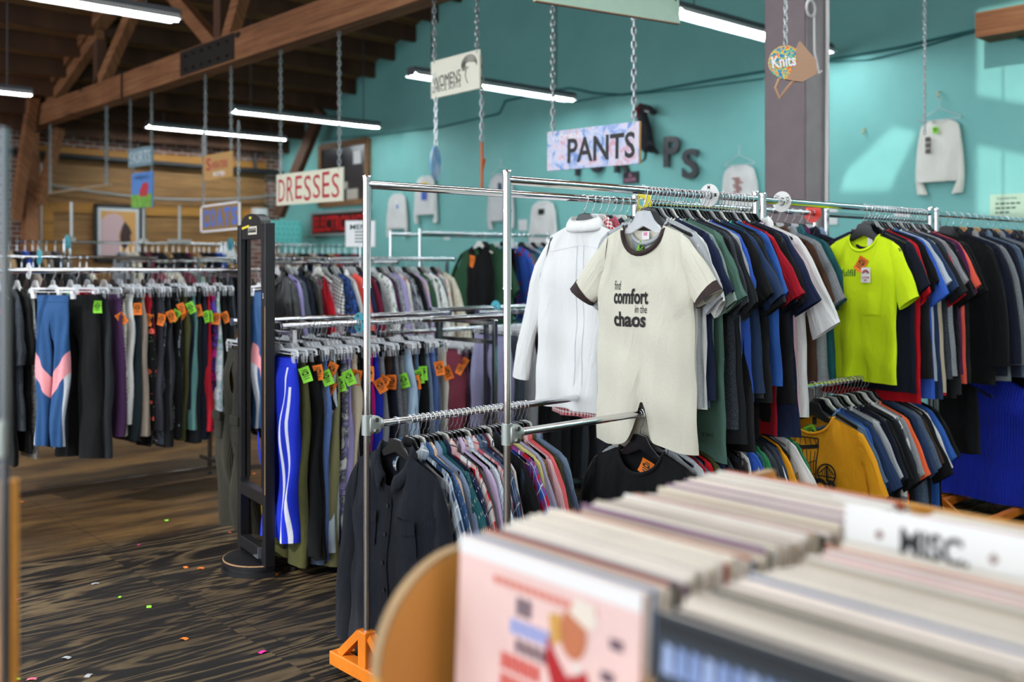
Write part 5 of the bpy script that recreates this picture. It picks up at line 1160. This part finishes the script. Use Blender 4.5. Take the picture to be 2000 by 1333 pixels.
size_disc(on_v(77, 9.3)[0], 9.3, 1.565, .07, dc, 'cyan size disc on the open rail beyond the leggings')
size_disc(4.235, 13.0, ZU, .09, dc, 'cyan size disc between the far left chrome posts')
size_disc(6.33 + .1, 13.0, ZU, .09, dc, 'cyan size disc on the far rail by the COATS sign')
size_disc(on_v(56, VH)[0], VH, 1.462, .05, clear(), 'clear size disc on the leggings rail left of the blue leggings')
# printed sign on the coat rail
o = thing('mens_sign', 'white MENS price sign on a chrome stem above the coat rail', 'sign', pt(704, 457, 7.9), (0, 0, -.95))
MB().box((0, 0, 0), (.25, .006, .205)).build('card', pp, o); lettering('MENS', .17, .042, plain('print_green_dark', '24443c'), o, -.006, -.0, .055, .01)
k = MB()
for i in range(4):
    for j, wl in enumerate((.03, .045, .03)[:2 + i % 2]): k.box((-.03 + .04 * j, -.005, .015 - .026 * i), (wl, .002, .009))
k.build('illegible_print', dk, o); MB().cyl((0, 0, -.1), (0, 0, -.29), .006, 8).build('stem', CH, o)
f = MB()
for s in (-1, 1): f.box((s * .124, 0, 0), (.008, .01, .21)).box((0, 0, s * .103), (.25, .01, .008))
f.build('frame', plain('frame_grey', 'a8b0ae', .4), o)
# lamp shade and sign rods on the far racks
o = thing('table_lamp', 'lamp with a white cone shade behind the far rail', 'lamp', (on_v(443, 14.2)[0], 14.2, 0))
MB().cyl((0, 0, 1.52), (0, 0, 1.78), .19, 20, .1).build('lamp_shade', pp, o); MB().cyl((0, 0, .0), (0, 0, 1.55), .03, 10).build('stem', blk, o); MB().cyl((0, 0, 0), (0, 0, .03), .16, 20).build('base', blk, o)
for px, y0, lb in ((140, 395, 'chrome sign rod on the far rack left of the framed portrait'), (281, 408, 'chrome sign rod on the far rack below the painted barn sign'), (351, 402, 'chrome sign rod on the far rack left of the COATS sign')):
    u, Z = on_v(px, 13.0); z1 = zat(y0, Z); o = thing('sign_rod', lb, 'rod', (u, 13.0, ZU)); MB().cyl((0, 0, .0), (0, 0, z1 - ZU), .02, 8).build('rod', plain('rod_white', 'b9bcbb', .3, .6), o)
    MB().box((0, 0, .03), (.3 if px > 300 else .08, .06, .05)).build('foot', plain('rod_foot', 'c9c9c4', .5), o)

# ------------------------------------------------------------------ record bin in front
wood = plank_mat('bin_plywood', ('c07d2c', 'dc9a44', 'e8ad5c'), .3, 1, 0.0, 'Object', .45); ply = plain('ply_edge', 'b5946a', .7, vary=.1)
bin_ = thing('record_bin', 'orange plywood record bin with rounded corners, at the front', 'record bin', (.6, .7, 0))
def side(v, th, name, zt=1.112):
    prof = [(1.62, .8), (1.62, zt)] + [(.865 - .14 * sin(a), zt - .14 + .14 * cos(a)) for a in [i * PI / 24 for i in range(13)]] + [(.725, .8)]
    MB().prism([(p[0] - .6, p[1]) for p in prof], v - th / 2 - .7, v + th / 2 - .7).build(name, wood, bin_)
    e = MB(); P = prof[1:-1]
    for a, b in zip(P, P[1:]): e.bar((a[0] - .6, v - .7, a[1]), (b[0] - .6, v - .7, b[1]), th * 1.01, .004)
    e.build('ply_edge', ply, bin_)
side(1.062, .018, 'side_panel'); side(.686, .014, 'divider', 1.06); side(.318, .018, 'side_panel')
MB().box((.57, -.01, .79), (1.06, .78, .02)).build('bottom_panel', wood, bin_)
MB().box((.14, -.01, .83), (.018, .78, .09)).build('front_lip', wood, bin_); MB().box((1.01, -.01, .95), (.018, .76, .3)).build('back_panel', wood, bin_)
for x in (.1, .98):
    for y in (-.34, .32): MB().box((x, y, .39), (.05, .05, .78)).build('leg', wood, bin_)
PALN = ['f3ece0', 'e6dccb', 'd9cdb8', 'efe6dc', 'f6f3ee', 'ddd2c2', 'ebddd0', 'f2e9d8', 'c9bda9', 'f5e6dc']
SP = {'cream': PALN, 'black': ['1a1917', '26231f'], 'grey': ['a39c90', 'b5ad9f', '8c857a'], 'rust orange': ['b5583a', 'c8764e'], 'pink': ['e0a4ac', 'd6798c', 'c9556e'], 'blue': ['6f86b0', '4e6796'], 'mauve': ['7d5a74', '8c6c84']}
SPL = [('cream', .8), ('grey', .06), ('black', .05), ('pink', .03), ('rust orange', .02), ('blue', .02), ('mauve', .02)]
def cover(c): return plain('sleeve_' + c, c, .55, vary=.06)
LAST = [.005]
def record(u, vl, top, c, lean, colname, row, special=None):
    th = LAST[0] = R.uniform(.0036, .0058); m = MB(); m.cur = 0; m.box((0, -.1575, -.1575), (th, .315, .315), bev=.0009)
    o = m.build('record_sleeve', cover(c)); o.location = (u, vl, top); o.rotation_euler = (0, lean, R.uniform(-.012, .012))
    tag(o, special or '%s-edged record sleeve packed in the %s row of the record bin' % (colname, row), 'record', special and ('records in the %s row' % row) or '%s-edged records in the %s row' % (colname, row))
    return o
def fill(u0, u1, vl, row, first_special, skip=()):
    u = u0; i = 0; off = 0
    while u < u1:
        if not any(a < u < b for a, b in skip):
            q = R.random(); acc = 0
            for nme, pr in SPL:
                acc += pr
                if q < acc: break
            if i % 9 == 0: off = R.uniform(-.006, .006)
            zz = 1.1425 + off + R.uniform(-.005, .004)
            if i == 0: rec = record(u, vl, 1.1425, first_special[0], .05, nme, row, first_special[1]); first = rec
            else: record(u, vl + R.uniform(-.005, .002), zz, R.choice(SP[nme]), .05 + R.uniform(-.006, .006), nme, row)
        u += LAST[0] + R.uniform(.0001, .0006); i += 1
    return first
r1 = fill(.835, 1.44, 1.022, 'first', ('f4cfc8', 'pale pink record sleeve with a red-jacketed figure, front of the bin'))
r2 = fill(.80, 1.42, .662, 'second', ('2a323b', 'dark slate record sleeve with blurred pale blue lettering, front of second row'), skip=((1.182, 1.196),))
def art(rec, poly, c, off, name):
    MB().prism([(y, z) for y, z in poly], -.0032 - off, -.0030, 'x').build(name, plain('art_' + c, c, .55), rec)
def rect(y0, y1, z0, z1): return [(y0, z0), (y1, z0), (y1, z1), (y0, z1)]
art(r1, rect(-.315, 0, -.022, 0), 'f4f1ef', .0001, 'top_band')
for i in range(14): art(r1, rect(-.07 - .013 * i - .01, -.07 - .013 * i, -.045, -.036), 'e2806c', .0002, 'red_print')
for j, (y0, z0, n_, c, h) in enumerate(((-.115, -.064, 2, '5a4a58', .022), (-.105, -.09, 5, '8fa4e0', .018), (-.115, -.112, 4, '6e5560', .016), (-.09, -.136, 5, 'd8402f', .02), (-.09, -.162, 5, 'd8402f', .02), (-.09, -.188, 5, 'd8402f', .02))):
    for i in range(n_): art(r1, rect(y0 - .0145 * i - .011, y0 - .0145 * i, z0 - h / 2, z0 + h / 2), c, .0002, 'blurred_print')
for y0, z0 in ((-.27, -.066), (-.258, -.105)): art(r1, rect(y0 - .02, y0, z0 - .006, z0 + .006), '6e5560', .0002, 'blurred_print')
FD = .046
def fig(poly, c, o, n): art(r1, [(y, z + FD) for y, z in poly], c, o, n)
fig([(-.17, -.13), (-.19, -.155), (-.205, -.17), (-.235, -.155), (-.25, -.19), (-.25, -.36), (-.19, -.36), (-.195, -.215), (-.17, -.165)], 'b5141c', .0003, 'red_jacket')
fig([(-.213 + .022 * cos(a), -.118 + .03 * sin(a)) for a in [k * PI / 8 for k in range(16)]], 'c8764e', .0004, 'face')
fig([(-.205, -.095), (-.215, -.075), (-.245, -.078), (-.252, -.1), (-.235, -.108)], 'efe2d2', .0005, 'white_cap')
fig([(-.172, -.105), (-.19, -.1), (-.197, -.13), (-.178, -.14)], 'd8a24a', .0004, 'raised_hand')
fig([(-.21, -.15), (-.222, -.165), (-.23, -.152)], 'ece4dc', .0004, 'collar')
for i in range(10): art(r2, [(-.012 - .017 * i, -.058), (-.026 - .017 * i, -.06), (-.024 - .017 * i, -.03), (-.014 - .017 * i, -.028)], '8ea4d6' if i % 3 else 'a9bce6', .0002, 'blurred_lettering')
for i in range(6): art(r2, [(-.2 - .017 * i, -.058), (-.214 - .017 * i, -.06), (-.212 - .017 * i, -.03), (-.202 - .017 * i, -.028)], '8ea4d6', .0002, 'blurred_lettering')
art(r2, rect(-.31, -.004, -.018, -.004), '15181c', .0002, 'black_band'); art(r2, rect(-.315, 0, -.1, -.0985), '4d5964', .0001, 'thin_line')
o = thing('divider_card', 'white divider card lettered MISC. standing between the records', 'divider', (1.188, .668, 1.192), (0, .05, 0))
MB().box((0, -.158, -.16), (.003, .316, .32), bev=.0008).build('card', plain('card_white', 'f1f0ee', .5), o)
g, f_ = glyphs('MISC.', .085, .034, .03)
MB().add([(-.0022, -.118 - x, z - .035) for x, z in g], f_).build('lettering', blk, o)
for y0 in (-.048, -.188): art_ = MB().prism([(y0 - .006, -.033), (y0, -.026), (y0 + .006, -.033), (y0, -.04)], -.0022, -.002, 'x'); art_.build('ornament', plain('ink_faded', '8d6f66', .6), o)

# ------------------------------------------------------------------ display case edge at far left, scraps on the floor
e0 = pt(10, 250, 1.35); o = thing('glass_case', 'blurred glass display case edge with a hinge along the left picture border', 'display case', (e0.x, e0.y, 0), (0, 0, math.atan2(-C_, S_)))
zt = e0.z
MB().box((0, 0, zt / 2), (.004, .02, zt)).build('metal_edge', plain('case_edge', '7d8084', .3, .8), o)
t_ = NT('case_glass'); gmat = t_.fin((.12, .15, .15), .02, 0, .5); t_.b.inputs['Alpha'].default_value = .07
MB().box((-.2, .008, zt / 2), (.39, .005, zt)).build('glass_pane', gmat, o)
MB().box((-.014, .03, .6), (.02, .03, 1.2)).build('wooden_upright', wood, o)
MB().box((.0, -.012, 1.265), (.012, .01, .05), bev=.002).cyl((.004, -.016, 1.245), (.004, -.016, 1.285), .004, 8).build('hinge', plain('hinge_steel', 'b7bfba', .4, .7), o)
for i, (px, py, c, nme) in enumerate(((41, 982, 'orange', 'orange paper scrap on the worn floor by the rack crossbar'), (31, 1174, 'magenta', 'magenta paper scrap by the left picture edge'), (360, 1250, 'orange', 'orange paper scrap on the plywood left of the corduroy jacket'), (513, 1276, 'magenta', 'magenta paper scrap lying before the orange rack base'), (392, 1112, 'orange', 'orange paper scrap left of the mirror base'), (362, 1110, 'orange', 'paler orange scrap next to the orange scrap left of the mirror base'), (291, 1187, 'lime', 'green paper scrap on the grain in mid floor'), (235, 1168, 'lime', 'tiny green paper scrap left of the green scrap in mid floor'), (272, 1066, 'magenta', 'tiny magenta scrap on the dark plywood'), (539, 1124, 'orange', 'orange paper scrap right of the mirror base'), (325, 1018, 'lime', 'green scrap near the worn floor edge'), (30, 1330, 'lime', 'green scrap in the lower left corner'), (62, 1329, 'rose', 'pink scrap in the lower left corner'), (130, 1287, 'ash', 'pale grey scrap in the lower left'), (173, 1322, 'ash', 'pale grey scrap at the lower picture border'), (448, 1042, 'coral', 'tiny red scrap in front of the cargo trousers'), (186, 1142, 'ash', 'pale worn flake on the dark plywood'))):
    g = ground(px, py, 0); sz = .02 if 'tiny' not in nme else .012
    tag(MB().grid(lambda a, b: ((a - .5) * sz * 1.6, (b - .5) * sz, .003 + .003 * sin(3 * a)), 3, 2).build('paper_scrap', plain('scrap_' + c, HEX[c], .7), loc=g, rot=(0, 0, R.uniform(0, 3))), nme, 'paper scrap', 'paper scraps on the floor')
for o in list(bpy.data.objects):                        # every label is unique or shared by one group only
    if o.parent is None and o.get('label') is None and o.get('kind') is None and o.type in ('MESH', 'EMPTY'): print('UNLABELLED', o.name)
